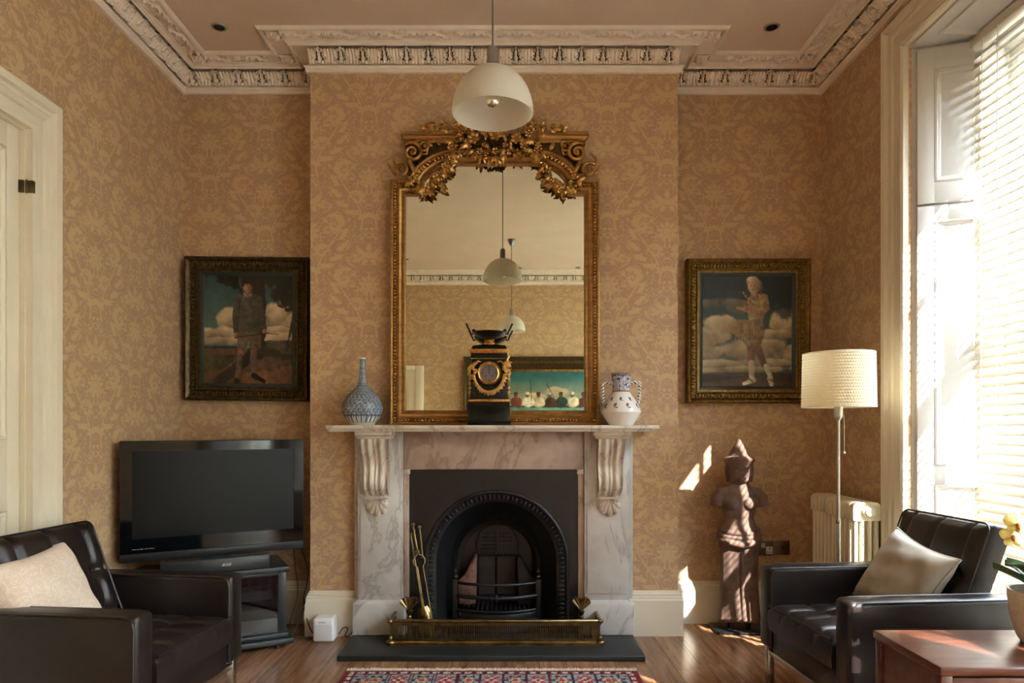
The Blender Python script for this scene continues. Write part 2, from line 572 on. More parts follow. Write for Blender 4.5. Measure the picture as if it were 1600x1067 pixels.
def schlick(m, f0):
    # two-sided Schlick reflectance for thin panes
    lw = nd(m, 'LayerWeight'); lw.inputs[0].default_value = .5
    return (E(m.node_tree, lw.outputs['Facing'])._op('POWER', 5.0) * (1 - f0) + f0).s
def make_glass():
    m = bpy.data.materials.new('window_glass'); m.use_nodes = True
    nt = m.node_tree; nt.nodes.remove(nt.nodes['Principled BSDF'])
    tr = nd(m, 'BsdfTransparent'); gl = nd(m, 'BsdfGlossy'); gl.inputs['Roughness'].default_value = .0
    fr = schlick(m, .04)
    mx = nd(m, 'MixShader'); lk(m, fr, mx.inputs[0]); lk(m, tr.outputs[0], mx.inputs[1]); lk(m, gl.outputs[0], mx.inputs[2])
    lk(m, mx.outputs[0], nt.nodes['Material Output'].inputs[0])
    return m
M['glass'] = make_glass()
M['outside'] = mottled('street_asphalt', srgb(84, 82, 80), srgb(70, 68, 66), 2.0, .9)
M['oil'] = attr_mat('oil_on_canvas', .38, .45, bumpk=.15, bscale=260)
M['rug'] = attr_mat('knotted_wool', .95, .1, bumpk=.8, bscale=500)
M['china'] = attr_mat('painted_porcelain', .12, .5)
M['fringe'] = newmat('undyed_wool_fringe', srgb(214, 200, 178), .9)
M['flexcord'] = newmat('woven_grey_flex', srgb(86, 84, 80), .7)
M['darkvoid'] = newmat('dark_lamp_recess', (.01,.01,.01), .6)
M['undercut_shade'] = newmat('painted_undercut_shade', srgb(40, 34, 28), .95)  # dark tone that paints shade into the cornice hollows
M['stucco'] = mottled('cream_stucco', srgb(214, 204, 180), srgb(204, 194, 170), 1.0, .9)
M['holder'] = newmat('dull_pewter_metal', (.34,.34,.33), .35, 1.0)

# ================================================================== ROOM SHELL
XL, XR = -2.02, 1.905          # left and right wall faces
YB, YA, YF = 3.95, 4.20, -1.30 # chimney breast face, alcove wall, wall behind the camera
BX0, BX1 = -1.167, 0.959       # chimney breast
ZC = 3.39                      # ceiling
XO = 2.55                      # outside face of the window wall

def struct(name, mb, mat, label, cat, **kw):
    return tag(mb.build(name, mat, **kw), label, cat, None, 'structure')

# floor with planks running towards the fireplace
fl = struct('floor', MB().box(XL-.3, XR+.3, YF-.3, YA+.3, -.10, -.004), M['subfloor'], 'warm brown oak plank floor', 'floor')
PW = .135
x = XL; col = 0
plank_cache = {}
while x < XR - .001:
    w = min(PW, XR - x)
    y = YF - random.uniform(0, 1.1)
    while y < YA:
        L = random.choice((.95, 1.2, 1.45, 1.7))
        y0, y1 = max(y, YF), min(y + L, YA)
        if y1 - y0 > .02:
            key = (round(w, 4), round(y1 - y0, 3))
            if key not in plank_cache:
                g = .0009
                plank_cache[key] = MB().box(-w/2+g, w/2-g, -(y1-y0)/2+g, (y1-y0)/2-g, -.004, 0).mesh('floor_plank', M['oak'])
            inst(plank_cache[key], 'floor_plank', fl, (x + w/2, (y0+y1)/2, 0))
        y += L
    x += PW

struct('ceiling', MB().box(XL-.3, XO, YF-.3, YA+.3, ZC, ZC+.2), M['ceiling'], 'cream painted ceiling with recessed spotlights', 'ceiling')
struct('wall_back', MB().box(XL-.3, XO, YA, YA+.3, 0, ZC), M['paper'], 'gold damask papered wall of the two fireside alcoves', 'wall')
FX0, FX1, FZ = -.590, .392, .955
mb = MB().box(BX0, FX0, YB, YA, 0, ZC).box(FX1, BX1, YB, YA, 0, ZC).box(FX0, FX1, YB, YA, FZ, ZC)
struct('wall_chimney', mb, M['paper'], 'chimney breast papered in gold damask behind the gilt mirror', 'wall')
# left wall with door opening
DY0, DY1, DZ = 2.00, 2.835, 2.44
mb = MB().box(XL-.3, XL, YF-.3, DY0, 0, ZC).box(XL-.3, XL, DY1, YA, 0, ZC).box(XL-.3, XL, DY0, DY1, DZ, ZC)
struct('wall_left', mb, M['paper'], 'gold damask papered wall beside the white door', 'wall')
struct('wall_front', MB().box(XL, XR, YF-.3, YF, 0, ZC), M['paper'], 'damask papered wall seen only in the mirror', 'wall')
# window wall, thick, with two openings
mb = MB()
ys = [YF-.3] + [v for w_ in reversed(WIN) for v in w_] + [YA]
for a, b_ in zip(ys[0::2], ys[1::2]): mb.box(XR, XO, a, b_, -.1, ZC)
for (y0, y1), z0 in zip(WIN, SILL):
    mb.box(XR, XO, y0, y1, -.1, z0).box(XR, XO, y0, y1, WZ1, ZC).box(2.44, XO, y0, y1, 2.99 if y0 > 2 else 2.75, WZ1)  # off-camera openings get an added lower outer head that cuts their sun patch
struct('wall_right', mb, M['paper'], 'shaded damask papered wall around the tall window', 'wall')
# pavement outside, a storey below
struct('street', MB().box(XO, 40, -25, 25, -3.2, -3.0), M['outside'], 'dark street surface outside, a storey below the window', 'street')

# cream terrace across the street, glimpsed between the blind slats
ter = tag(MB().box(15, 21, -22, 22, -3.0, 7.4).build('terrace_house', M['stucco']), 'cream stucco terrace across the street, glimpsed between the slats', 'building')
MB().sweep([(15, 22), (15, -22)], [(0, 6.5), (.25, 6.6), (.45, 6.95), (.45, 7.15), (0, 7.4)]).build('parapet_cornice', M['stucco'], ter)
pane_me = MB().box(14.96, 15.02, -.6, .6, 0, 2.1).mesh('window', M['smokeglass'])
sill_me = MB().box(14.80, 15.0, -.75, .75, -.12, 0).mesh('window_ledge', M['stucco'])
for zz_ in (-2.2, .9, 4.0):
    for k in range(11):
        wo = inst(pane_me, 'window', ter, (0, -20 + k * 4.0, zz_)); inst(sill_me, 'window_ledge', ter, (0, -20 + k * 4.0, zz_))

# --- cornice: plain mouldings swept round the room
prof = [(0, 3.245), (.018, 3.247), (.022, 3.256), (.022, 3.268), (.030, 3.276), (.030, 3.282)]
prof += [(.003, 3.284), (.003, 3.380), (.094, 3.380), (.094, 3.357)]   # hollow behind the pierced leaves
prof += [(.098, 3.356), (.100, 3.364), (.108, 3.368), (.112, 3.376), (.118, 3.378), (.122, 3.384),
         (.205, 3.384), (.208, 3.376), (.216, 3.371), (.226, 3.374), (.230, 3.382), (.236, 3.392)]
room = [(XL, YF), (XL, YA), (BX0, YA), (BX0, YB), (BX1, YB), (BX1, YA), (XR, YA), (XR, YF)]
cor = struct('trim_1', MB().sweep(room, prof, closed=True), M['plaster'],
             'carved plaster cornice of acanthus leaves and scroll relief round the ceiling', 'cornice', smooth=30)

# one acanthus leaf of the cornice, modelled as deep relief on the cove
def leaf_gap(a, v):
    g = .05 + .25 * (1 - v) + .035 * math.sin(v * 26)
    return math.exp(-((a - g) / .055) ** 2) * max(0, min(1, (v - .14) * 14)) * max(0, min(1, (.97 - v) * 14)), g
LEAF_HOLES = [(.13, .80), (.15, .60), (.15, .42), (.13, .26), (.36, .34), (.34, .70)]
def leaf_height(u, v):
    a = abs(u)                                       # 0 at the leaf's axis, 1 at the joint
    k, g = leaf_gap(a, v)
    h = .008 + .0035 * math.cos(a * 22)              # soft flutes
    h += .008 * math.exp(-((a - .62) / .30) ** 2) * math.sin(v * PI)
    h += .006 * max(0, (v - .7)) / .3                # the leaf curls over at the top
    if v < .20: h += .009 * math.sin(v / .20 * PI) * (.55 + .45 * math.cos(u * 22))
    if a < g: h += .012 * math.cos(a / g * PI / 2)   # the little bud between two lobes
    h -= .034 * k
    for (dx, hv) in LEAF_HOLES:
        gg = .05 + .25 * (1 - hv) + .035 * math.sin(hv * 26)
        h -= .030 * math.exp(-((a - gg - dx) / .052) ** 2 - ((v - hv) / .050) ** 2)
    return h
LW = .126
def leaf_pt(U, V):
    u = U * 2 - 1
    t = V * PI / 2
    cx, cz = .030 + .060 * (1 - math.cos(t)), 3.284 + .072 * math.sin(t)
    h = leaf_height(u, V)
    nx, nz = math.cos(t * .9 + .1), -math.sin(t * .9 + .1)
    return (u * LW / 2, -(cx + nx * h), cz + nz * h)
leaf_me = MB().grid(leaf_pt, 84, 36).mesh('acanthus_leaf', M['plaster'], 179)
leaf_me.materials.append(M['undercut_shade'])                 # shade in the drilled holes and undercuts, painted as a dark colour
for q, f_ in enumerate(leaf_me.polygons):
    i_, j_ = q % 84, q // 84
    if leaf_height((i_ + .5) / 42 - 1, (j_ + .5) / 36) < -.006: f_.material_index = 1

def scroll_height(u, v):
    # rinceau: a spiral with a rosette at its eye, leaves in the corners; u,v in -1..1
    p, q = u * 1.45, v
    r = math.hypot(p, q) + 1e-4; th = math.atan2(q, p)
    h = .010 * math.exp(-(r / .22) ** 2) + .008 * math.exp(-((r - .34) / .10) ** 2) * (.5 + .5 * math.cos(th * 6))
    ph = (th + 3.4 * math.log(r + .08)) / (2 * PI)
    d = abs(ph - round(ph))
    if .38 < r < 1.0: h += .012 * math.exp(-(d / .15) ** 2)
    stem = v - .62 * math.sin(u * PI / 2 + .5)
    h += .009 * math.exp(-(stem / .12) ** 2)
    for sx_, sy_ in ((-.86, -.55), (.86, .55), (.88, -.55), (-.84, .62)):
        rr = math.hypot((u - sx_) * 1.3, v - sy_); h += .011 * math.exp(-(rr / .26) ** 2) * (1 + .45 * math.cos(5 * math.atan2(v - sy_, u - sx_)))
    return 1.3 * h * max(0, min(1, (1.0 - abs(v)) * 7)) - .001
def scroll_pt(U, V):
    u, v = U * 2 - 1, V * 2 - 1
    return (u * .065, -(.1635 + v * .041), 3.3845 - scroll_height(u, v))
scroll_me = MB().grid(scroll_pt, 60, 34).mesh('scroll_relief', M['plaster'], 179)
def ros_h(u, v):
    r = math.hypot(u, v); th = math.atan2(v, u)
    e = max(abs(u), abs(v))
    h = .012 + .012 * math.exp(-(r / .22) ** 2) + .010 * math.exp(-((r - .55) / .22) ** 2) * (1 + math.cos(th * 8))
    return h - .018 * math.exp(-((e - .84) / .07) ** 2)
def ros_pt(U, V):
    u, v = U * 2 - 1, V * 2 - 1
    return (u * .044, v * .044, 3.3845 - ros_h(u, v))
ros_me = MB().grid(ros_pt, 40, 40).mesh('corner_rosette', M['plaster'], 179)
ros_me.materials.append(M['undercut_shade'])  # second slot paints shade into the tile's border groove
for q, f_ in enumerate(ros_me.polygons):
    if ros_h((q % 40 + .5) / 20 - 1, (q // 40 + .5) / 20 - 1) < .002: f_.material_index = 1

segs = [((XL, YA), (BX0, YA), 0), ((BX0, YB), (BX1, YB), 0), ((BX1, YA), (XR, YA), 0),
        ((XR, YA), (XR, YF), -PI/2), ((XL, YF), (XL, YA), PI/2), ((XR, YF), (XL, YF), PI)]
for (p, q, rz) in segs:
    L = math.hypot(q[0]-p[0], q[1]-p[1])
    n = max(1, round((L - (.0 if p[1] == YB and q[1] == YB else .06)) / LW))
    for i in range(n):
        t = (i + .5) / n
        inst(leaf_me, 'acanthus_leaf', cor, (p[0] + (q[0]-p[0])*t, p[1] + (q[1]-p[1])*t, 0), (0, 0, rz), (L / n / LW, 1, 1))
    # scroll band stays clear of the corner tiles
    outw = p[1] == YB and q[1] == YB
    a0 = -.12 if outw else .21
    LL = L - 2 * a0
    if not outw and abs(LL) < 3 and p[1] == YA and q[1] == YA: LL = L - a0 - .28
    k = max(1, round(LL / .13))
    dx, dy = (q[0]-p[0]) / L, (q[1]-p[1]) / L
    st = a0 if not (p[0] == BX1 and p[1] == YA) else .28
    for i in range(k):
        d = st + LL * (i + .5) / k
        inst(scroll_me, 'scroll_relief', cor, (p[0] + dx*d, p[1] + dy*d, 0), (0, 0, rz), (LL / k / .13 * (1 if i % 2 else -1) , 1, 1))
for (cx, cy) in ((XL+.163, YA-.163), (XR-.163, YA-.163), (BX0-.163, YA-.163), (BX0-.163, YB-.163), (BX1+.163, YA-.163), (BX1+.163, YB-.163),
                 (XL+.163, YF+.163), (XR-.163, YF+.163)):
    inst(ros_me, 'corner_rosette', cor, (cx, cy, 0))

# --- skirting boards
sk = [(0, 0), (.026, 0), (.026, .205), (.020, .213), (.020, .222), (.014, .228), (.014, .238), (.008, .246), (.004, .256), (0, .258)]
struct('baseboard_back', MB().sweep([(XL, YA), (BX0, YA), (BX0, YB), (-.86, YB)], sk), M['trim'], 'cream moulded skirting board behind the television cabinet', 'skirting board', smooth=25)
struct('baseboard_alcove', MB().sweep([(.64, YB), (BX1, YB), (BX1, YA), (XR, YA)], sk), M['trim'], 'cream moulded skirting board behind the statue', 'skirting board', smooth=25)
struct('baseboard_left', MB().sweep([(XL, 3.0), (XL, YA)], sk), M['trim'], 'cream skirting board under the papered wall left of the television', 'skirting board', smooth=25)
struct('baseboard_right', MB().sweep([(XR, YA), (XR, 3.44)], sk), M['trim'], 'cream skirting board behind the radiator', 'skirting board', smooth=25)

# --- downlights
def downlight(x, y, label):
    r = empty('ceiling_spotlight', (x, y, ZC), 0, label, 'spotlight', 'recessed ceiling spotlights')
    MB().lathe([(.030, -.001), (.030, -.006), (.040, -.006), (.043, -.002), (.043, 0)], 28, caps=False).build('trim_ring', M['steel'], r, smooth=40)
    MB().lathe([(.030, -.004), (.024, -.001), (.0, -.001)], 24, caps=False).build('recessed_lens', M['darkvoid'], r, smooth=60)
    return r
downlight(-1.60, 3.73, 'small recessed ceiling spotlight above the left alcove')
downlight(1.42, 3.73, 'small recessed ceiling spotlight above the statue alcove')
downlight(-1.30, -.55, 'tiny recessed ceiling spotlight reflected at the left of the mirror')
downlight(.10, -.95, 'tiny recessed ceiling spotlight reflected beside the far pendant flex')
downlight(.85, -.95, 'tiny recessed ceiling spotlight reflected at the right of the mirror')

# --- door in the left wall
dr = empty('door_1', (XL, (DY0 + DY1) / 2, 0), 0, 'cream panelled door in moulded casing at the left edge', 'door', None, 'structure')
yc = (DY0 + DY1) / 2
def dbox(name, x0, x1, y0, y1, z0, z1, mat='trim', bevel=.002, parent=dr):
    return MB().box(x0, x1, y0 - yc, y1 - yc, z0, z1).build(name, M[mat], parent, bevel=bevel)
slab = dbox('door_leaf', -.065, -.040, DY0 + .004, DY1 - .006, .008, DZ - .006)
# stiles and rails proud of the slab leave sunk panels
for (a, b_) in ((DY0 + .004, DY0 + .115), (DY1 - .074, DY1 - .006), (2.36, 2.47)): MB().box(-.040, -.022, a - yc, b_ - yc, .008, DZ - .006).build('door_stile', M['trim'], slab, bevel=.0015)
for (a, b_) in ((.008, .23), (.86, 1.15), (2.335, DZ - .006)): MB().box(-.040, -.0224, DY0 + .05 - yc, DY1 - .05 - yc, a, b_).build('door_rail', M['trim'], slab, bevel=.0015)
for (ya, yb) in ((DY0 + .115, 2.36), (2.47, DY1 - .074)):
    for (za, zb) in ((.23, .86), (1.15, 2.335)):
        y0, y1 = ya - yc, yb - yc
        ring = [(y0, za), (y1, za), (y1, zb), (y0, zb)]
        mm = MB(); 
        # moulding around the sunk panel
        pr = [(0, .001), (-.004, .016), (-.012, .018), (-.020, .008), (-.026, .006), (-.032, -.001)]
        path = [(y, z) for y, z in ring]
        mm.sweep(path, [(d, h) for d, h in pr], closed=True, plane='xy')
        mm.v = [(-.0385 + h, y, z) for (y, z, h) in mm.v]
        mm.build('panel_moulding', M['trim'], slab, smooth=30)
        MB().box(-.041, -.036, y0 + .05, y1 - .05, za + .05, zb - .05).build('door_panel', M['trim'], slab, bevel=.004)
# casing
cp = [(0, .0), (0, .030), (.020, .036), (.026, .030), (.060, .030), (.066, .040), (.084, .046), (.098, .036), (.112, .036), (.120, .052), (.146, .058), (.156, .050), (.158, .0)]
mm = MB().sweep([(DY0 - yc, 0), (DY0 - yc, DZ), (DY1 - yc, DZ), (DY1 - yc, 0)], [(-d, h) for d, h in cp], plane='xy')
mm.v = [(h, y, z) for (y, z, h) in mm.v]
mm.build('door_casing', M['trim'], dr, smooth=25)
MB().box(-.30, -.0, DY1 - yc, DY1 - yc + .0, 0, DZ)
mm = MB().box(-.08, 0.0, DY1 - .004 - yc, DY1 - yc, 0, DZ).box(-.08, 0, DY0 - yc, DY0 + .004 - yc, 0, DZ).box(-.08, 0, DY0 - yc, DY1 - yc, DZ - .005, DZ)
mm.build('door_lining', M['trim'], dr)
MB().box(-.3, -.09, DY0 - yc, DY1 - yc, 0, DZ).build('door_backing', M['subfloor'], dr)
for z in (2.20, .35):
    h = MB().box(-.022, -.002, DY1 - .014 - yc, DY1 - .003 - yc, z - .026, z + .026).box(-.002, .033, DY1 - yc - .003, DY1 + .012 - yc, z - .026, z + .026)
    hg = h.build('hinge', M['brass_dark'], dr, bevel=.002)
    MB().lathe([(.004, -.028), (.004, .028)], 10, (.008, DY1 - .005 - yc, z)).build('hinge_pin', M['brass_dark'], hg, smooth=40)
# --- door in the wall behind, reflected in the mirror
d2 = empty('door_2', (-1.60, YF, 0), 0, 'pale door on the far wall reflected at lower left of mirror', 'door', None, 'structure')
dl = MB().box(-.315, .315, 0, .025, .01, 2.1).build('door_leaf', M['trim'], d2, bevel=.003)
for (x0, x1) in ((-.315, -.20), (.20, .315)): MB().box(x0, x1, .025, .040, .01, 2.1).build('door_stile', M['trim'], dl, bevel=.003)
for (z0, z1) in ((.01, .2), (.85, 1.0), (1.96, 2.1)): MB().box(-.2, .20, .025, .0398, z0, z1).build('door_rail', M['trim'], dl, bevel=.003)
for s_ in (-1, 1): MB().box(s_*.37-.055, s_*.37+.055, 0, .05, 0, 2.16).build('door_casing', M['trim'], d2, bevel=.006)
MB().box(-.315, .315, 0, .05, 2.1, 2.16).build('door_casing', M['trim'], d2, bevel=.006)

# --- windows
def window(n, y0, y1, label, WZ0=.45):
    w = empty('window_%d' % n, (XR, (y0+y1)/2, 0), 0, label, 'window', None, 'structure')
    yc = (y0 + y1) / 2
    A, B = y0 - yc, y1 - yc
    # architrave on the wall face (faces -X)
    ap = [(0, .0), (0, .026), (.012, .034), (.024, .030), (.034, .022), (.085, .022), (.092, .032), (.110, .036), (.122, .028), (.134, .046), (.152, .052), (.160, .044), (.162, 0)]
    mm = MB().sweep([(A, 0), (A, WZ1), (B, WZ1), (B, 0)], [(-d, h) for d, h in ap], plane='xy')
    mm.v = [(-h, y, z) for (y, z, h) in mm.v]
    mm.build('architrave', M['trim'], w, smooth=25)
    # panel below the sill
    MB().box(-.005, .03, A, B, 0, WZ0).build('apron_panel', M['trim'], w, bevel=.003)
    MB().box(-.05, .42, A - .02, B + .02, WZ0 - .035, WZ0 + .004).build('sill', M['trim'], w, bevel=.006)
    # splayed shutter reveals: u runs from the room edge out to the sash
    for side in (1, -1):
        L = .33
        yy = (B - .002) if side == 1 else (A + .002)
        ang = math.radians(-19) * side
        sh = empty('shutter', (.022, yy, 0), ang); sh.parent = w
        sg = -side
        def sbox(name, u0, u1, t0, t1, z0, z1, bevel=.002, parent=sh):
            a, b = sorted((sg * t0, sg * t1))
            return MB().box(u0, u1, a, b, z0, z1).build(name, M['shutter'], parent, bevel=bevel)
        MB().box(-.006, L + .04, *sorted((0, -sg * .10)), WZ0, WZ1).build('shutter_box', M['shutter'], sh)
        leaves = [(2.262, 3.000), (.51, 2.250)]
        for (za, zb) in leaves:
            lf = sbox('shutter_leaf', .012, L, 0, .012, za, zb)
            pans = [(za + .10, zb - .10)] if za > 2 else [(1.02, zb - .07), (.60, .93)]
            zs = [za] + [v for p in sorted(pans) for v in p] + [zb]
            for a, b in zip(zs[0::2], zs[1::2]): sbox('shutter_rail', .012, L, .012, .022, a, b, parent=lf)
            sbox('shutter_stile', .012, .085, .012, .0222, za, zb, parent=lf); sbox('shutter_stile', L - .055, L, .012, .0222, za, zb, parent=lf)
            for (a, b) in pans:
                ring = [(.085, a), (L - .055, a), (L - .055, b), (.085, b)]
                mq = MB().sweep(ring, [(0, .012), (0, .024), (-.008, .026), (-.014, .018), (-.020, .017), (-.028, .012)], closed=True)
                mq.v = [(x_, sg * h, z_) for (x_, z_, h) in mq.v]
                mq.build('panel_moulding', M['shutter'], lf, smooth=30)
    # panelled soffit
    so = MB().box(.0, .36, A, B, WZ1 - .012, WZ1 - .002).build('soffit', M['shutter'], w)
    ring = [(.06, A + .14), (.30, A + .14), (.30, B - .14), (.06, B - .14)]
    mq = MB().sweep(ring, [(0, 0), (0, .012), (-.010, .012), (-.018, .004), (-.026, 0)], closed=True)
    mq.v = [(x_, y_, WZ1 - .0125 - h) for (x_, y_, h) in mq.v]
    mq.build('panel_moulding', M['shutter'], so, smooth=30)
    # sash frames and panes
    X0 = .38
    sa, sb = A + .09, B - .09
    MB().box(X0 - .04, X0 + .09, A - .01, sa, WZ0, WZ1).box(X0 - .04, X0 + .09, sb, B + .01, WZ0, WZ1).box(X0 - .04, X0 + .09, sa, sb, WZ1 - .06, WZ1).build('sash_box', M['shutter'], w, bevel=.003)
    MID = 1.78
    for (za, zb, xo) in ((WZ0, MID + .02, 0), (MID - .02, WZ1 - .06, .045)):
        f = MB().box(X0 + xo, X0 + xo + .04, sa, sa + .05, za, zb).box(X0 + xo, X0 + xo + .04, sb - .05, sb, za, zb)
        f.box(X0 + xo, X0 + xo + .04, sa + .05, sb - .05, za, za + .05).box(X0 + xo, X0 + xo + .04, sa + .05, sb - .05, zb - .045, zb)
        zm = (za + zb) / 2
        f.box(X0 + xo + .008, X0 + xo + .032, sa + .05, sb - .05, zm - .012, zm + .012)
        for yv in (-.14, .14): f.box(X0 + xo + .008, X0 + xo + .032, yv - .014, yv + .014, za + .05, zb - .045)
        fr = f.build('sash_frame', M['shutter'], w, bevel=.003)
        for (pa, pb) in ((za + .05, zm - .012), (zm + .012, zb - .045)):
            MB().box(X0 + xo + .018, X0 + xo + .021, sa + .045, sb - .045, pa - .004, pb + .004).build('pane', M['glass'], fr)
    return w
window(1, *WIN[0], 'tall sash window with white panelled shutters on the right')
window(2, *WIN[1], 'second tall sash window on the window wall nearer the camera')
window(3, *WIN[2], 'third, floor-length sash window behind the camera', SILL[2])

# --- venetian blinds
def blind(y0, y1, label, tilt=50.5):
    r = empty('venetian_blind', (2.165, (y0+y1)/2, 0), 0, label, 'blind')
    hl = (y1 - y0) / 2 - .075
    MB().box(-.03, .03, -hl, hl, 2.965, 3.012).build('headrail', M['slat'], r, bevel=.003)
    # slightly crowned slat, outer edge raised
    def slat(U, V):
        p = U * 2 - 1
        return (p * .025, (V * 2 - 1) * hl, .0016 * (1 - p * p))
    sm = MB().grid(slat, 6, 1)
    up = list(sm.v); n = len(up)
    sm.v += [(x_, y_, z_ - .0022) for x_, y_, z_ in up]
    sm.f += [tuple(reversed([i + n for i in f])) for f in list(sm.f)]
    k = 7
    sm.f += [(i, i + n, i + 1 + n, i + 1) for i in range(k - 1)] + [(i + k + 1, i + k + 1 + n, i + k + n, i + k) for i in range(k - 1)]
    sm.f += [(0, k, k + n, n), (k - 1, k - 1 + n, 2*k - 1 + n, 2*k - 1)]
    me = sm.mesh('slat', M['slat'], 40)
    z = .53; zs = []
    while z < 2.95:
        inst(me, 'slat', r, (0, 0, z), (0, -math.radians(tilt), 0)); zs.append(z); z += .0436
    MB().box(-.025, .025, -hl, hl, .472, .492).build('bottom_rail', M['slat'], r, bevel=.003)
    for yy in (-hl + .045, -hl + .42, hl - .42, hl - .045):
        m_ = MB()
        for dx in (-.0265, .0265): m_.tube([(dx, yy, .48), (dx, yy, 2.97)], .0012, 6)
        m_.build('ladder_cord', M['cord'], r)
    return r
bl = blind(*WIN[0], 'white slatted venetian blind glowing in the tall window')
mp = MB()
mp.tube([(-.045, .30, 2.96), (-.05, .30, 2.2), (-.05, .302, 1.4), (-.05, .315, 1.02), (-.05, .335, .93), (-.05, .36, .90), (-.05, .385, .93), (-.05, .395, 1.05), (-.05, .40, 1.6), (-.045, .40, 2.96)], .0018, 6)
mp.build('pull_cord', M['cord'], bl, smooth=60)

# ================================================================== FIREPLACE
FC = -.105                                   # centre line of the fireplace
hs = struct('hearth_slab', MB().box(-.90, .685, 3.50, 3.885, 0, .03), M['slate'], 'black slate hearth slab before the fireplace', 'hearth', bevel=.006, seg=3)
hs['kind'] = 'thing'

fp = empty('fireplace_surround', (FC, YB, 0), 0, 'carved grey and rose marble fireplace surround with mantel shelf', 'fireplace')
# mantel shelf with moulded edge
sp_ = [(-.93, 1.180), (.93, 1.180)]
mm = MB()
shp = [(0.0, 1.178), (.200, 1.178), (.212, 1.180), (.222, 1.188), (.232, 1.192), (.240, 1.194), (.246, 1.202), (.246, 1.209), (.242, 1.213), (0.0, 1.213)]
mm.sweep([(-.660, 0), (-.660, -.001), (.660, -.001), (.660, 0)], [(0, 1.19)])
mm = MB()
# shelf as stacked slabs so that the edge moulding returns at both ends
for (e, z0, z1) in ((.012, 1.178, 1.186), (.006, 1.186, 1.194), (.0, 1.194, 1.213)):
    mm = MB().box(-.905 + e, .905 - e, -.250 + e, 0, z0, z1)
    mm.build('mantel_shelf', M['marble_carved'], fp, bevel=.003, seg=3)
# frieze, slips and jambs
MB().box(-.515, .515, -.062, 0, .962, 1.178).build('frieze', M['marble_warm'], fp, bevel=.002)
for s in (-1, 1):
    j = MB().box(*sorted((s * .515, s * .770)), -.080, 0, .222, 1.178).build('jamb', M['marble'], fp, bevel=.003)
    MB().box(*sorted((s * .530, s * .755)), -.086, -.080, .26, 1.10).build('jamb_panel', M['marble'], j, bevel=.002)
    MB().box(*sorted((s * .770, s * .795)), -.050, 0, .222, 1.178).build('jamb_return', M['marble'], fp, bevel=.003)
    MB().box(*sorted((s * .500, s * .795)), -.104, 0, .030, .205).build('plinth_block', M['marble'], fp, bevel=.004)
    MB().frustum((*sorted((s * .502, s * .793)), -.102, 0), (*sorted((s * .515, s * .772)), -.082, 0), .205, .224).build('plinth_cap', M['marble'], fp, bevel=.003)
    MB().box(*sorted((s * .482, s * .5145)), -.058, 0, .030, .935).build('inner_slip', M['marble_warm'], fp, bevel=.002)
    MB().box(*sorted((s * .476, s * .5145)), -.068, 0, .935, .962).build('slip_capital', M['marble_carved'], fp, bevel=.003)
    # corbel: stepped cap, fluted S bracket, shell
    cx = s * .655 + (.0)
    cb = empty('corbel', (cx, 0, 0)); cb.parent = fp
    MB().frustum((-.088, .088, -.200, -.08), (-.098, .098, -.212, -.08), 1.138, 1.154).build('corbel_cap', M['marble_carved'], cb, bevel=.002)
    MB().box(-.102, .102, -.216, -.08, 1.156, 1.178).build('corbel_abacus', M['marble_carved'], cb, bevel=.003)
    def bracket(U, V):
        u = U * 2 - 1
        # V from top (0) to foot (1)
        z = 1.138 - V * .335
        depth = .185 - .075 * (0.5 - 0.5 * math.cos(min(1, V * 1.9) * PI)) + .030 * math.exp(-((V - .72) / .20) ** 2) - .05 * max(0, V - .85) / .15
        halfw = .078 - .012 * V
        a = abs(u)
        fl_ = .010 * math.exp(-(u / .10) ** 2) + .016 * math.exp(-((a - .42) / .20) ** 2) + .010 * math.exp(-((a - .93) / .10) ** 2)
        d = (depth + fl_) if a < .999 else .08
        return (u * halfw, -d, z)
    # sides close back to the jamb
    br = MB().grid(bracket, 40, 40)
    br.grid(lambda U, V: (-(.078 - .012 * V), -.08 - (1 - U) * 0 - U * max(.0, .185 - .075 * (0.5 - 0.5 * math.cos(min(1, V * 1.9) * PI)) + .030 * math.exp(-((V - .72) / .20) ** 2) - .05 * max(0, V - .85) / .15 - .08), 1.138 - V * .335), 2, 40)
    br.grid(lambda U, V: ((.078 - .012 * V), -.08 - (1 - U) * max(.0, .185 - .075 * (0.5 - 0.5 * math.cos(min(1, V * 1.9) * PI)) + .030 * math.exp(-((V - .72) / .20) ** 2) - .05 * max(0, V - .85) / .15 - .08), 1.138 - V * .335), 2, 40)
    br.box(-.066, .066, -.135, -.08, .800, .806)
    br.build('corbel_bracket', M['marble_carved'], cb, smooth=50)
    # shell of seven lobes fanning down
    she = empty('corbel_shell', (0, 0, 0)); she.parent = cb
    for k in range(7):
        a = -PI / 2 + (k - 3) * .40
        L = .105 if k == 3 else (.098 if abs(k - 3) == 1 else (.082 if abs(k - 3) == 2 else .062))
        def lobe(U, V, a=a, L=L):
            t = V; w = .006 + .021 * math.sin(min(1.0, t * 1.02) * PI * .62) if t < .93 else .012
            u = U * 2 - 1
            x_, z_ = t * L, u * w
            hgt = .016 * (1 - u * u) + .010 * math.sin(t * PI)
            X_ = math.cos(a) * x_ - math.sin(a) * z_; Z_ = math.sin(a) * x_ + math.cos(a) * z_
            return (X_, -(.082 + hgt * (1 if abs(u) < .99 else 0)), .803 + Z_)
        MB().grid(lobe, 8, 10).build('shell_lobe', M['marble_carved'], she, smooth=60)

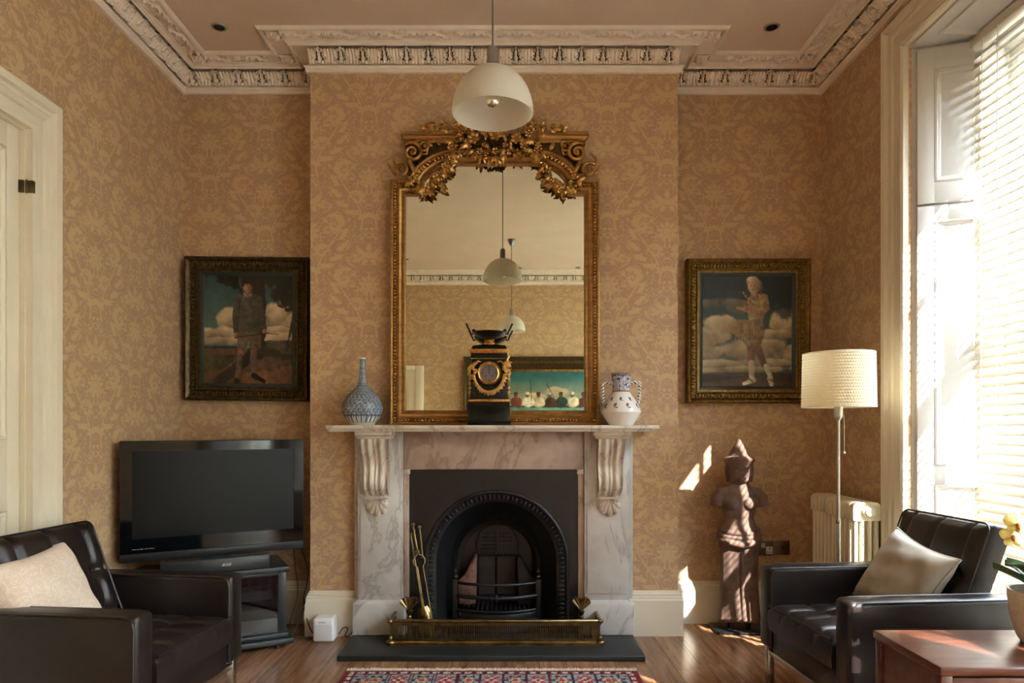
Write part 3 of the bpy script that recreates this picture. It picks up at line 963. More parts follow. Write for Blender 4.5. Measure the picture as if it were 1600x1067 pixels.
# --- cast iron insert
CI = .0155                                   # insert centre relative to FC (arch centre X = -.09)
ins = empty('fireplace_insert', (FC + CI, YB, .030), 0, 'black cast iron arched fireplace insert with grate', 'fireplace')
def arch_pts(r, zc, z0, n=28, sq=1.0):
    pts = [(r, z0)]
    for k in range(n + 1):
        t = PI * k / n
        pts.append((r * math.cos(t), zc + r * math.sin(t) * sq))
    pts.append((-r, z0))
    return pts
def arch_face(mb, r0, zc0, r1, zc1, y0, y1, z0, n=28):
    """ring between two arches, face to face at depths y0 (outer) and y1 (inner)"""
    a = arch_pts(r0, zc0, z0, n); b = arch_pts(r1, zc1, z0, n)
    k = len(a)
    mb.add([(x, y0, z) for x, z in a] + [(x, y1, z) for x, z in b], [(i, i + 1, k + i + 1, k + i) for i in range(k - 1)])
ZA = .40
# back plate with arched hole
pl_ = MB()
a = arch_pts(.412, ZA, 0, 28); k = len(a)
outer = [(.497, 0)]
for (x_, z_) in a[1:-1]:
    # project onto the rectangle
    dx_, dz_ = x_, z_ - ZA
    t = min((.497 / abs(dx_)) if abs(dx_) > 1e-6 else 9, ((.93 - ZA) / dz_) if dz_ > 1e-6 else 9)
    outer.append((dx_ * t, ZA + dz_ * t))
outer.append((-.497, 0))
pl_.add([(x, -.052, z) for x, z in outer] + [(x, -.052, z) for x, z in a], [(i, i + 1, k + i + 1, k + i) for i in range(k - 1)])
# the plate's two top corners
ci = [i for i, p in enumerate(outer)]
for sx_ in (-1, 1):
    side = [p for p in outer if abs(abs(p[0]) - .497) < 1e-6 and p[0] * sx_ > 0]; top = [p for p in outer if abs(p[1] - .93) < 1e-6 and p[0] * sx_ > 0]
    p1 = max(side, key=lambda p: p[1]); p2 = max(top, key=lambda p: abs(p[0]))
    pl_.add([(p1[0], -.052, p1[1]), (sx_ * .497, -.052, .93), (p2[0], -.052, p2[1])], [(0, 1, 2)])
pl_.build('back_plate', M['iron'], ins)
rim = MB()
pts = [(x_, -.056, z_) for x_, z_ in arch_pts(.405, ZA, 0, 40)]
rim.tube(pts, .010, 8); rim.build('arch_rim', M['iron'], ins, smooth=60)
r2_ = MB(); arch_face(r2_, .412, ZA, .345, ZA, -.054, -.030, 0, 40); r2_.build('arch_hollow', M['iron'], ins, smooth=60)
# the beaded rope ring: each bead its own casting mark
bead = MB().ball((0, 0, 0), (.0165, .010, .0075), 10, 6).mesh('arch_bead', M['iron'], 179)
nb = 74; path = arch_pts(.374, ZA, .02, 90)
Ls = [0]
for p, q in zip(path, path[1:]): Ls.append(Ls[-1] + math.hypot(q[0]-p[0], q[1]-p[1]))
for i in range(nb):
    d = Ls[-1] * (i + .5) / nb
    j = max(k_ for k_ in range(len(Ls)) if Ls[k_] <= d); j = min(j, len(path) - 2)
    t = (d - Ls[j]) / max(1e-9, Ls[j+1] - Ls[j])
    x_ = path[j][0] + (path[j+1][0]-path[j][0]) * t; z_ = path[j][1] + (path[j+1][1]-path[j][1]) * t
    ang = math.atan2(z_ - ZA, x_) if z_ > ZA else (0 if x_ > 0 else PI)
    inst(bead, 'arch_bead', ins, (x_, -.049, z_), (0, -ang, 0))
r3_ = MB(); arch_face(r3_, .345, ZA, .262, .385, -.030, .115, 0, 40); r3_.build('splayed_cheek', M['iron'], ins, smooth=60)
r4_ = MB()
for (ra, za, ya) in ((.262, .385, .108), (.250, .383, .104), (.240, .381, .108)):
    r4_.tube([(x_, ya, z_) for x_, z_ in arch_pts(ra, za, 0, 36)], .006, 6)
r4_.build('inner_arch_moulding', M['iron'], ins, smooth=60)
r5_ = MB(); arch_face(r5_, .245, .382, .21, .36, .112, .235, .12, 30); r5_.build('fire_throat', M['soot'], ins, smooth=60)
# fire back: panel of iron above, split brick below
MB().box(-.26, .26, .225, .24, .0, .66).build('fire_back', M['iron'], ins)
reg = MB()
reg.tube([(x_, .215, z_) for x_, z_ in arch_pts(.125, .46, .42, 20)], .007, 6)
for k_ in range(5): reg.box(-.10 + k_ * .004, .10 - k_ * .004, .212, .222, .425 + k_ * .024, .432 + k_ * .024)
reg.box(-.006, .006, .206, .222, .42, .55)
reg.build('damper_plate', M['iron'], ins, bevel=.002)
for (x0, x1) in ((-.118, -.012), (-.006, .118)):
    MB().box(x0, x1, .16, .225, .16, .395).build('fire_brick', M['soot'], ins, bevel=.012, seg=3)
for s in (-1, 1):
    pts = []
    ck = MB().prism([(s*.125, .12), (s*.225, .12), (s*.235, .26), (s*.19, .30), (s*.155, .37), (s*.135, .405), (s*.12, .40)] if s < 0 else [(.12, .40), (.135, .405), (.155, .37), (.19, .30), (.235, .26), (.225, .12), (.125, .12)], .09, .22)
    ck.build('side_brick', M['pinkbrick'] if s < 0 else M['soot'], ins, bevel=.008)
# grate
def bar(z, r, bow, half=.235, y0=.04):
    return [(half * t, y0 - bow * (1 - t * t), z) for t in [i / 12 * 2 - 1 for i in range(13)]]
for (z, r) in ((.265, .009), (.190, .013), (.110, .008)):
    b_ = MB().tube(bar(z, r, .075), r, 8).build('grate_bar', M['iron'], ins, smooth=60)
kn = MB().ball((0, -.035, .190), (.012, .014, .026), 10, 8)
for dx in (-.032, .032): kn.ball((dx, -.034, .190), (.008, .017, .017), 10, 6)
kn.build('grate_boss', M['iron'], ins, smooth=60)
for s in (-1, 1):
    gp = MB().box(s*.243-.014, s*.243+.014, .028, .056, .05, .285).ball((s*.243, .042, .30), (.019, .019, .014), 10, 6).ball((s*.243, .042, .328), (.014, .014, .018), 10, 6).ball((s*.243, .042, .35), (.007, .007, .010), 8, 6)
    gp.build('grate_post', M['iron'], ins, bevel=.003)
for (h0, h1, w_, bw) in ((.062, .098, .262, .105), (.030, .062, .285, .120), (.0, .03, .30, .13)):
    poly = [(w_ * t, .06 - bw * (1 - t * t)) for t in [i / 14 * 2 - 1 for i in range(15)]]
    n_ = len(poly)
    g_ = MB().add([(x, y, h0) for x, y in poly] + [(x, y, h1) for x, y in poly] + [(x, .12, h0) for x, y in poly] + [(x, .12, h1) for x, y in poly],
        [(i, i+1, n_+i+1, n_+i) for i in range(n_-1)] + [(n_+i, n_+i+1, 3*n_+i+1, 3*n_+i) for i in range(n_-1)])
    g_.build('ash_step', M['iron'], ins, bevel=.003)
for i in range(15):
    x_ = -.19 + i * .0271
    MB().box(x_ - .006, x_ + .006, -.01 + .05 * (x_/.2)**2, .16, .118, .130).build('fire_grid_bar', M['iron'], ins)
MB().box(-.22, .22, .02, .235, .08, .1).build('ash_floor', M['soot'], ins)

# --- brass fender
fe = empty('brass_fender', (-.09, 3.68, .030), 0, 'low pierced brass fender along the front of the hearth', 'fender')
FW = .565
rail = [(-FW, .20), (-FW, .012), (-FW + .012, 0), (FW - .012, 0), (FW, .012), (FW, .20)]
MB().sweep(rail, [(0, .0), (.022, .0), (.022, .007), (.013, .013), (.010, .022), (.004, .026), (0, .026), (0, 0)]).build('base_moulding', M['brass'], fe, smooth=30)
MB().sweep(rail, [(.006, .026), (.006, .036), (0, .036), (0, .026), (.006, .026)]).build('lower_rail', M['brass_dark'], fe)
MB().sweep(rail, [(.006, .104), (.006, .120), (0, .120), (0, .104), (.006, .104)]).build('upper_rail', M['brass_dark'], fe)
MB().tube([(x_, y_, .128) for x_, y_ in rail], .0095, 8).build('top_rail', M['brass'], fe, smooth=60)
fb = MB().box(-.0024, .0024, -.0045, -.0005, .034, .106).mesh('fender_bar', M['brass_dark'])
nbar = 88
for i in range(nbar):
    inst(fb, 'fender_bar', fe, (-FW + .045 + (2*FW - .09) * i / (nbar - 1), 0, 0))
for s in (-1, 1):
    MB().box(*sorted((s*(FW-.04), s*(FW-.001))), -.0052, .0, .026, .106).build('end_panel', M['brass_dark'], fe)
    MB().box(*sorted((s*FW, s*(FW-.004))), .012, .20, .026, .106).build('side_panel', M['brass_dark'], fe)
    MB().ball((s*FW, .0, .014), (.026, .024, .014), 12, 8).build('corner_foot', M['brass'], fe, smooth=60)
    MB().ball((s*FW, -.004, .036), (.012, .012, .016), 10, 6).build('corner_bead', M['brass'], fe, smooth=60)
    MB().ball((s*(FW+.002), -.004, .128), (.016, .015, .013), 10, 6).build('corner_knob', M['brass'], fe, smooth=60)

# --- fire dogs (tool rests) with bow finials
def firedog(x, y, label):
    r = empty('tool_rest', (x, y, .030), 0, label, 'fire dog', 'brass tool rests')
    MB().box(-.045, .045, -.03, .03, 0, .012).build('foot', M['brass_dark'], r, bevel=.003)
    MB().lathe([(.018, .012), (.014, .03), (.010, .05), (.009, .11), (.014, .125), (.010, .132), (.018, .150), (.020, .158), (.012, .166), (.008, .172)], 16).build('stem', M['brass'], r, smooth=50)
    # bow of five radiating flutes
    def bow(U, V):
        a = (U - .5) * 1.75
        rr = .014 + V * (.052 + .018 * abs(math.sin((U * 2) * PI)))
        ridge = .010 * abs(math.sin((U * 5) * PI)) * V
        return (math.sin(a) * rr, -.012 - ridge - .006 * (1 - V), .172 + math.cos(a) * rr * .95 - .012)
    b_ = MB().grid(bow, 40, 8)
    b_.grid(lambda U, V: (bow(1 - U, V)[0], .012, bow(1 - U, V)[2]), 40, 8)
    b_.grid(lambda U, V: (bow(U, 1)[0], bow(U, 1)[1] * (1 - V) + .012 * V, bow(U, 1)[2]), 40, 1)
    b_.build('bow_finial', M['brass'], r, smooth=50)
    return r
firedog(-.567, 3.775, 'brass bow-topped tool rest beside the fire tongs')
firedog(.382, 3.775, 'brass bow-topped tool rest at the right end of the fender')

# --- fire irons leaning in the left corner of the opening
def lerp(p, q, t): return tuple(a + (b - a) * t for a, b in zip(p, q))
def iron(name, top, foot, label, cat):
    r = empty(name, foot, 0, label, cat)
    return r, tuple(a - b for a, b in zip(top, foot))
# tongs
r, d = iron('fire_tongs', (-.556, 3.830, .655), (-.435, 3.745, .031), 'long brass fire tongs leaning in the fireplace corner', 'tongs')
side = (.030, 0.02, 0.004)
hd = MB().ball(lerp((0,0,0), d, 1.0), .012, 12, 8).ball(lerp((0,0,0), d, .95), (.009,.009,.006), 10, 6).tube([lerp((0,0,0), d, .99), lerp((0,0,0), d, .78)], [.005, .006], 8).ball(lerp((0,0,0), d, .76), (.014,.012,.016), 10, 6)
hd.build('handle', M['brass'], r, smooth=60)
for s in (-1, 1):
    base = [lerp((0,0,0), d, t) for t in (.745, .72, .69, .66, .63, .45, .2, 0)]
    off = [0, .7, 1.0, .9, .45, .5, .5, .35]
    MB().tube([(p[0] + s*side[0]*o, p[1] + s*side[1]*o, p[2] + s*side[2]*o) for p, o in zip(base, off)], .0042, 8).build('tong_arm', M['brass'], r, smooth=60)
# poker behind
r, d = iron('fire_poker', (-.520, 3.845, .640), (-.455, 3.800, .031), 'thin brass-handled poker leaning behind the tongs', 'poker')
MB().ball(d, .011, 12, 8).ball(lerp((0,0,0), d, .93), (.008,.008,.006), 8, 6).tube([d, lerp((0,0,0), d, .72)], [.005, .0055], 8).ball(lerp((0,0,0), d, .72), (.008,.008,.006), 8, 6).build('handle', M['brass'], r, smooth=60)
MB().tube([lerp((0,0,0), d, .72), (0,0,0.002)], [.004, .004], 8).build('shaft', M['darksteel'], r, smooth=60)
# shovel
r, d = iron('fire_shovel', (-.570, 3.838, .600), (-.462, 3.752, .031), 'brass fire shovel with pierced fan pattern on its blade', 'shovel')
MB().tube([d, lerp((0,0,0), d, .28)], [.005, .0045], 8).ball(d, .010, 10, 8).build('handle', M['brass'], r, smooth=60)
def blade(U, V):
    u = U * 2 - 1
    p = lerp((0,0,.004), d, V * .30)
    w = .040 * (1 if V < .8 else (1 - (V - .8) * 2.2))
    return (p[0] + u * w, p[1] + .004 + .016 * u * u, p[2] + .006 * u)
bm = MB().grid(blade, 12, 10); bm.v = bm.v + [(x, y + .003, z) for x, y, z in bm.v]; n_ = len(bm.v) // 2
bm.f = bm.f + [tuple(reversed([i + n_ for i in f])) for f in bm.f]
bl_ = bm.build('blade', M['brass'], r, smooth=60)
pc = MB()
for k_ in range(5):
    a = -PI/2 + (k_ - 2) * .5
    c = lerp((0,0,.004), d, .20); pc.ball((c[0] - math.cos(a + PI) * .016, c[1] - .0005, c[2] - math.sin(a) * .016 - .006), (.0035, .003, .009), 8, 6)
for k_ in range(4): c = lerp((0,0,.004), d, .08); pc.box(c[0] - .02 + k_*.012, c[0] - .016 + k_*.012, c[1] - .0012, c[1] + .004, c[2] - .022, c[2] + .02)
tag(pc.build('pierced_pattern', M['ink'], bl_), kind='stuff')

# ================================================================== GILT MIRROR
mr = empty('overmantel_mirror', (-.0975, 3.895, 1.2135), 0, 'tall gilt overmantel mirror with scrolled floral crest', 'mirror', rot=(math.radians(-.75), 0, 0))
IX, SX, SZ, ZB_ = .510, .415, 1.313, .085
inner = [(IX, ZB_), (IX, SZ), (SX, SZ), (SX, 1.335)]
for k in range(1, 13):
    t = PI / 2 * k / 12
    inner.append((.215 + (SX - .215) * math.cos(t), 1.335 + .152 * math.sin(t)))
inner += [(-x, z) for x, z in reversed(inner)]
# inner runs counter-clockwise seen from the front, so outward is to the right of travel
fprof = [(0, -.004), (0, -.016), (.006, -.022), (.012, -.018), (.018, -.016), (.026, -.030), (.034, -.034), (.042, -.026), (.048, -.022), (.066, -.022), (.070, -.030), (.076, -.034), (.084, -.030), (.087, -.018), (.087, .030)]
MB().sweep(inner, fprof, closed=True, plane='xz').build('frame', M['gilt_flat'], mr, smooth=40)
glass = [(-.525, .07), (.525, .07), (.525, 1.33), (.43, 1.34)] + [(.215 + .215 * math.cos(PI/2*k/8), 1.34 + .165 * math.sin(PI/2*k/8)) for k in range(1, 9)]
glass += [(-x, z) for x, z in reversed(glass[3:])] + [(-.525, 1.33)]
MB().prism(glass, -.002, .002).build('mirror_glass', M['mirror'], mr)
back = [(-.58, .01), (.58, .01), (.58, 1.39), (.50, 1.40), (.47, 1.52), (.50, 1.62), (-.50, 1.62), (-.47, 1.52), (-.50, 1.40), (-.58, 1.39)]
MB().prism(back, .006, .028).build('backboard', M['gilt_dark'], mr)
# spandrel panel between the arch and the pediment, with the arched hole
ar = [(.215 + (.50 - .215) * math.cos(PI/2*k/14), 1.335 + .236 * math.sin(PI/2*k/14)) for k in range(15)]
half = ar
top_ = 1.625
spn = MB()
n_ = len(half)
for s in (-1, 1):
    vs_ = [(s * x, -.010, z) for x, z in half] + [(s * min(.505, x + .0), -.010, top_) for x, z in half]
    fs_ = [(i, i + 1, n_ + i + 1, n_ + i) for i in range(n_ - 1)]
    if s < 0: fs_ = [tuple(reversed(f)) for f in fs_]
    spn.add(vs_, fs_)
spn.add([(-.215, -.010, 1.571), (.215, -.010, 1.571), (.215, -.010, top_), (-.215, -.010, top_)], [(0, 1, 2, 3)])
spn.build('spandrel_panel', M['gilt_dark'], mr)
# pediment cornice, broken by the bouquet
pp = [(0, 1.612), (.008, 1.614), (.012, 1.626), (.020, 1.632), (.026, 1.644), (.034, 1.648), (.034, 1.664), (0, 1.666)]
for (xa, xb) in ((-.500, -.215), (.215, .500)):
    pth = [(xa, .02), (xa, -.012), (xb, -.012), (xb, .02)]
    MB().sweep(pth, pp).build('pediment_cornice', M['gilt_flat'], mr, smooth=30)
    MB().box(xa - .03, xb + .03, -.042, .02, 1.662, 1.667).build('pediment_top', M['gilt_dark'], mr)
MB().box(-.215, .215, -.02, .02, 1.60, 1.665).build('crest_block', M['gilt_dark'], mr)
# running ornament: eggs along the frame and beads along the sight edge
def resample(path, step, closed=True):
    pts = path + ([path[0]] if closed else [])
    out = []; acc = 0
    for p, q in zip(pts, pts[1:]):
        L = math.hypot(q[0]-p[0], q[1]-p[1]); 
        if L < 1e-9: continue
        d = acc
        while d < L:
            t = d / L; out.append((p[0] + (q[0]-p[0])*t, p[1] + (q[1]-p[1])*t, math.atan2(q[1]-p[1], q[0]-p[0]))); d += step
        acc = d - L
    return out
def offset_path(path, d):
    m_ = MB().sweep(path, [(d, 0)], closed=True)
    return [(v[0], v[1]) for v in m_.v]
orn = MB()
for (x_, z_, a_) in resample(offset_path(inner, .057), .019):
    Mx = T(x_, -.026, z_) @ Matrix.Rotation(-a_, 4, 'Y')
    orn.ball((0, -.002, 0), (.0090, .012, .0080), 8, 5, Mx)
    orn.ball((.0095, .003, .006), (.004, .006, .003), 6, 4, Mx); orn.ball((.0095, .003, -.006), (.004, .006, .003), 6, 4, Mx)
for dd_, y_ in ((.0445, -.025), (.0665, -.024)):
    for (x_, z_, a_) in resample(offset_path(inner, dd_), .0125):
        orn.ball((0, 0, 0), (.0048, .006, .0034), 6, 4, T(x_, y_, z_) @ Matrix.Rotation(-a_ + .6, 4, 'Y'))
tag(orn.build('leaf_running_ornament', M['gilt_bright'], mr, smooth=179), kind='stuff')
bd = MB()
for (x_, z_, a_) in resample(offset_path(inner, .012), .0105): bd.ball((x_, -.020, z_), .0042, 6, 4)
tag(bd.build('sight_edge_beading', M['gilt'], mr, smooth=179), kind='stuff')

# volutes
def volute(cx, cz, r0, turns, flip, name='volute', thick=.012, tail=None):
    pts = []; rs = []
    N = int(30 * turns)
    for k in range(N + 1):
        t = k / N
        a = t * turns * 2 * PI
        rr = r0 * (1 - t) ** 1.15 + .004
        pts.append((cx + flip * rr * math.cos(a + .8), -.030 - .012 * t, cz + rr * math.sin(a + .8)))
        rs.append(thick * (1 - .55 * t))
    if tail: 
        pts = [ (cx + flip * x, -.026, cz + z) for x, z in tail] + pts
        rs = [thick * .5 + thick * .5 * i / len(tail) for i in range(len(tail))] + rs
    m_ = MB().tube(pts, rs, 8); m_.ball((cx, -.045, cz), .011, 10, 8)
    return m_.build(name, M['gilt'], mr, smooth=60)
for s in (-1, 1):
    volute(s * .470, 1.552, .056, 2.0, s, thick=.014, tail=[(-.10, .05), (-.05, .068), (.0, .066)])
    volute(s * .535, 1.452, .040, 1.8, s, thick=.011, tail=[(.01, .10), (.045, .06)])
    volute(s * .400, 1.582, .030, 1.6, -s, thick=.009, tail=[(-.04, -.04), (.01, -.038)])
    MB().tube([(s*.415, -.02, 1.415), (s*.46, -.026, 1.45), (s*.485, -.028, 1.50), (s*.478, -.03, 1.53)], [.008, .014, .014, .010], 8).build('scroll_stem', M['gilt'], mr, smooth=60)
    MB().tube([(s*.565, -.02, 1.43), (s*.592, -.022, 1.46), (s*.612, -.022, 1.50)], [.010, .008, .002], 8).build('scroll_tip', M['gilt'], mr, smooth=60)

# leaves and blossoms as separate castings
def leafmesh(name, L, Wd, lobes, mat):
    def f(U, V):
        u = U * 2 - 1; t = V
        w = Wd * math.sin(min(1, t * 1.0) * PI) ** .7 * (1 - .3 * t) * (1 + .28 * math.cos(t * lobes * 2 * PI))
        return (u * w, -.010 * math.sin(t * PI) - .006 * (1 - abs(u)) + .008 * t * t, t * L)
    b = MB().grid(f, 6, 14)
    n = len(b.v); b.v += [(x, y + .003, z) for x, y, z in b.v]; b.f += [tuple(reversed([i + n for i in q])) for q in b.f]
    return b.mesh(name, mat, 60)
lf_a = leafmesh('gilt_leaf', .062, .017, 3, M['gilt']); lf_b = leafmesh('gilt_leaf', .050, .014, 2, M['gilt_bright']); lf_c = leafmesh('gilt_leaf', .075, .017, 4, M['gilt'])
def flower(name, R, n, mat):
    b = MB()
    for k in range(n):
        Mx = Matrix.Rotation(2*PI*k/n, 4, 'Y') @ Matrix.Rotation(.35, 4, 'X')
        b.ball((0, -.004, R * .58), (R * .40, .006, R * .50), 8, 5, Mx)
    b.ball((0, -.010, 0), R * .30, 8, 6)
    return b.mesh(name, mat, 179)
fw_a = flower('gilt_blossom', .024, 5, M['gilt_bright']); fw_b = flower('gilt_blossom', .032, 6, M['gilt']); fw_c = flower('gilt_blossom', .018, 5, M['gilt_bright'])
rr_ = random.Random(5)
def spray(cx, cz, n, R, direction=None, spread=PI, depth=-.045, meshes=(lf_a, lf_b, lf_c), sc=(0.7, 1.15)):
    for k in range(n):
        a = (direction + rr_.uniform(-spread, spread) / 2) if direction is not None else rr_.uniform(0, 2*PI)
        d = rr_.uniform(0, R)
        th = rr_.uniform(0, 2 * PI)
        s = rr_.uniform(*sc)
        inst(rr_.choice(meshes), 'gilt_leaf', mr, (cx + d * math.cos(th), depth + rr_.uniform(-.02, .012), cz + d * math.sin(th) * .8),
             (rr_.uniform(-.5, .5), -a + PI/2, rr_.uniform(-.5, .5)), (s, s, s))
def blossom(cx, cz, me, y=-.065, s=1.0):
    inst(me, 'gilt_blossom', mr, (cx, y, cz), (rr_.uniform(-.3, .3), rr_.uniform(0, 2), rr_.uniform(-.3, .3)), (s, s, s))
# crest bouquet
for s in (-1, 1):
    for (x_, z_, n, R, dr_) in ((.06, 1.665, 6, .035, PI/2), (.13, 1.668, 7, .04, 1.3), (.20, 1.67, 6, .04, 1.0), (.26, 1.675, 4, .03, .7), (.32, 1.672, 3, .02, .3), (.37, 1.668, 2, .015, .1),
                                (.16, 1.60, 6, .05, None), (.07, 1.60, 5, .05, None), (.235, 1.60, 4, .04, None)):
        spray(s * x_, z_, n, R, (dr_ if s > 0 else PI - dr_) if dr_ is not None else None, 1.6)
    for (x_, z_, me) in ((.05, 1.64, fw_b), (.12, 1.615, fw_b), (.19, 1.645, fw_a), (.10, 1.685, fw_a), (.22, 1.69, fw_a), (.285, 1.688, fw_c), (.335, 1.682, fw_c), (.375, 1.676, fw_c), (.16, 1.575, fw_a), (.24, 1.58, fw_c), (.06, 1.575, fw_c)):
        blossom(s * x_, z_, me, s=rr_.uniform(.85, 1.15))
    # swags spilling inside the arch
    for (x_, z_, n, dr_) in ((.235, 1.545, 5, -2.0), (.255, 1.50, 5, -1.8), (.285, 1.455, 5, -1.6), (.315, 1.415, 5, -1.7), (.345, 1.375, 5, -1.9), (.385, 1.345, 5, -1.6), (.425, 1.36, 4, -1.0), (.45, 1.39, 3, .3)):
        dd = dr_ if s > 0 else PI - dr_
        spray(s * x_, z_, n + 3, .030, dd, 2.6, -.040, sc=(.65, 1.05))
        blossom(s * (x_ + rr_.uniform(-.01, .01)), z_ + .01, rr_.choice((fw_a, fw_c)), -.058, rr_.uniform(.6, .9))
    # frieze foliage in the spandrels
    spray(s * .33, 1.60, 4, .03, None, 0, -.024, sc=(.5, .75))
    spray(s * .115, 1.545, 7, .03, -PI/2, 1.8, -.045, sc=(.6, .95)); spray(s * .06, 1.525, 6, .03, -PI/2, 1.8, -.045, sc=(.6, .95))
    blossom(s * .085, 1.545, fw_a, -.06, .9)
    blossom(s * .25, 1.565, fw_a, -.06, .9)
spray(0, 1.525, 5, .02, -PI/2, 1.6, -.045, sc=(.7, 1.0)); blossom(0, 1.545, fw_a, -.062, 1.0); blossom(0, 1.63, fw_b, -.07, 1.15)
# small bulged leaves on the arch band
bm_ = MB()
for s in (-1, 1):
    for k in range(16):
        t = PI/2 * (k + .5) / 16
        x_, z_ = .215 + (SX + .052 - .215) * math.cos(t), 1.335 + .204 * math.sin(t)
        Mx = T(s * x_, -.030, z_) @ Matrix.Rotation(-s * (t - PI/2) if s > 0 else (t - PI/2) * -s, 4, 'Y')
        bm_.ball((0, 0, 0), (.010, .009, .015), 8, 5, Mx)
tag(bm_.build('arch_leaf_band', M['gilt_bright'], mr, smooth=179), kind='stuff')

# ================================================================== MANTEL ORNAMENTS
# --- clock
ck = empty('mantel_clock', (-.125, 3.775, 1.213), 0, 'black marble and ormolu mantel clock topped by a bowl', 'clock')
MB().frustum((-.122, .122, -.062, .062), (-.116, .116, -.058, .058), 0, .018).build('base_moulding', M['black_marble'], ck, bevel=.002)
MB().frustum((-.116, .116, -.058, .058), (-.113, .113, -.056, .056), .018, .128).build('base_block', M['black_marble'], ck, bevel=.002)
MB().box(-.114, .114, -.057, .057, .128, .142).build('gilt_base_band', M['ormolu'], ck, bevel=.003)
MB().frustum((-.103, .103, -.050, .050), (-.098, .098, -.048, .048), .142, .362).build('case', M['black_marble'], ck, bevel=.002)
db = MB()
for k in range(22): db.ball((-.097 + k * .00924, -.050, .364), .0036, 6, 4)
tag(db.build('beaded_band', M['ormolu'], ck, smooth=179), kind='stuff')
MB().box(-.100, .100, -.050, .050, .368, .392).build('upper_band', M['black_marble'], ck, bevel=.001)
MB().frustum((-.100, .100, -.050, .050), (-.110, .110, -.056, .056), .392, .408).build('gilt_cornice', M['ormolu'], ck, bevel=.002)
MB().box(-.112, .112, -.058, .058, .408, .416).build('gilt_cornice_top', M['ormolu'], ck, bevel=.002)
MB().frustum((-.098, .098, -.048, .048), (-.090, .090, -.040, .040), .416, .436).build('plinth_top', M['black_marble'], ck, bevel=.002)
MB().frustum((-.090, .090, -.040, .040), (-.03, .03, -.03, .03), .436, .444).build('plinth_slope', M['black_marble'], ck)
MB().box(-.029, .029, -.026, .026, .440, .458).build('gilt_pedestal', M['ormolu'], ck, bevel=.004)
MB().lathe([(.026, .458), (.022, .463), (.030, .470), (.022, .477)], 20).build('gilt_collar', M['ormolu'], ck, smooth=50)
bw = MB().lathe([(.02, .476), (.05, .482), (.078, .496), (.092, .510), (.096, .514), (.090, .514), (.07, .500), (.0, .490)], 36)
bw.build('bowl', M['bronze_black'], ck, smooth=50)
for s in (-1, 1):
    MB().tube([(s*.088, 0, .508), (s*.100, 0, .503), (s*.108, 0, .520), (s*.128, 0, .562)], [.005, .005, .0048, .0055], 8).build('bowl_handle', M['bronze_black'], ck, smooth=50)
    MB().ball((s*.086, 0, .522), .011, 10, 8).build('handle_knop', M['bronze_black'], ck, smooth=60)
# dial
dm = Matrix.Rotation(PI/2, 4, 'X')
DZc = .285
MB().lathe([(.046, 0), (.046, .006), (.049, .012), (.054, .010), (.058, .013), (.063, .009), (.066, .0)], 48, M=T(0, -.050, DZc) @ dm).build('bezel', M['ormolu'], ck, smooth=40)
dial = MB().lathe([(.0, .004), (.047, .004)], 48, M=T(0, -.050, DZc) @ dm, caps=False).build('dial', M['dial'], ck)
tk = MB()
for k in range(12):
    a = 2*PI*k/12
    Mx = T(0, -.0548, DZc) @ Matrix.Rotation(a, 4, 'Y')
    for dx in ((-.003, .0, .003) if k % 3 == 0 else (-.0018, .0018)): tk.box(dx - .0007, dx + .0007, -.0004, .0006, .032, .042, Mx)
tk.build('hour_numerals', M['ink'], dial)
for (L, w_, a) in ((.038, .0016, -.03), (.026, .0024, .02)):
    MB().box(-w_, w_, -.001, .001, -.006, L, T(0, -.057, DZc) @ Matrix.Rotation(a, 4, 'Y')).build('clock_hand', M['ink'], dial)
for s in (-1, 1): MB().ball((s*.017, -.055, DZc - .016), (.004, .002, .004), 8, 6).build('winding_hole', M['ink'], dial)
# ormolu swag: garland and side drops, one casting each
orl = leafmesh('ormolu_leaf', .026, .009, 2, M['ormolu']); orf = flower('ormolu_blossom', .011, 5, M['ormolu'])
rr_ = random.Random(9)
for k in range(27):
    t = k / 26; a = PI * (1.03 + .94 * t)
    x_, z_ = .083 * math.cos(a), DZc - .004 + .098 * math.sin(a) * (1 + .03 * math.sin(t * PI))
    inst(orf, 'ormolu_blossom', ck, (x_, -.056, z_), (0, k, 0), (1, 1, 1))
    inst(orl, 'ormolu_leaf', ck, (x_, -.052, z_), (.2, -(a + rr_.uniform(-.8, .8)) + PI/2, 0), (.8, .8, .8))
for s in (-1, 1):
    for k in range(7):
        x_, z_ = s * (.092 + rr_.uniform(-.014, .012)), .322 + rr_.uniform(-.03, .02)
        inst(orl, 'ormolu_leaf', ck, (x_, -.058, z_), (.3, rr_.uniform(0, 6.28), 0), (1.1, 1.1, 1.1))
        inst(orf, 'ormolu_blossom', ck, (x_ + rr_.uniform(-.01, .01), -.062, z_), (0, rr_.uniform(0, 6), 0), (1.2, 1.2, 1.2))
    MB().tube([(s*.045, -.052, .345), (s*.06, -.056, .350), (s*.078, -.058, .338), (s*.088, -.060, .325)], [.003, .005, .005, .006], 8).build('ormolu_ribbon', M['ormolu'], ck, smooth=60)
    for k in range(6):
        inst(orf, 'ormolu_blossom', ck, (s * (.101 + .002 * (k % 2)), -.046 + .004 * (k % 3), .30 - k * .024), (0, k, s * .8), (1.1, 1.1, 1.1))
MB().tube([(-.010, -.056, .165), (0, -.06, .182), (.010, -.056, .165)], .004, 6).build('ormolu_bow', M['ormolu'], ck, smooth=60)

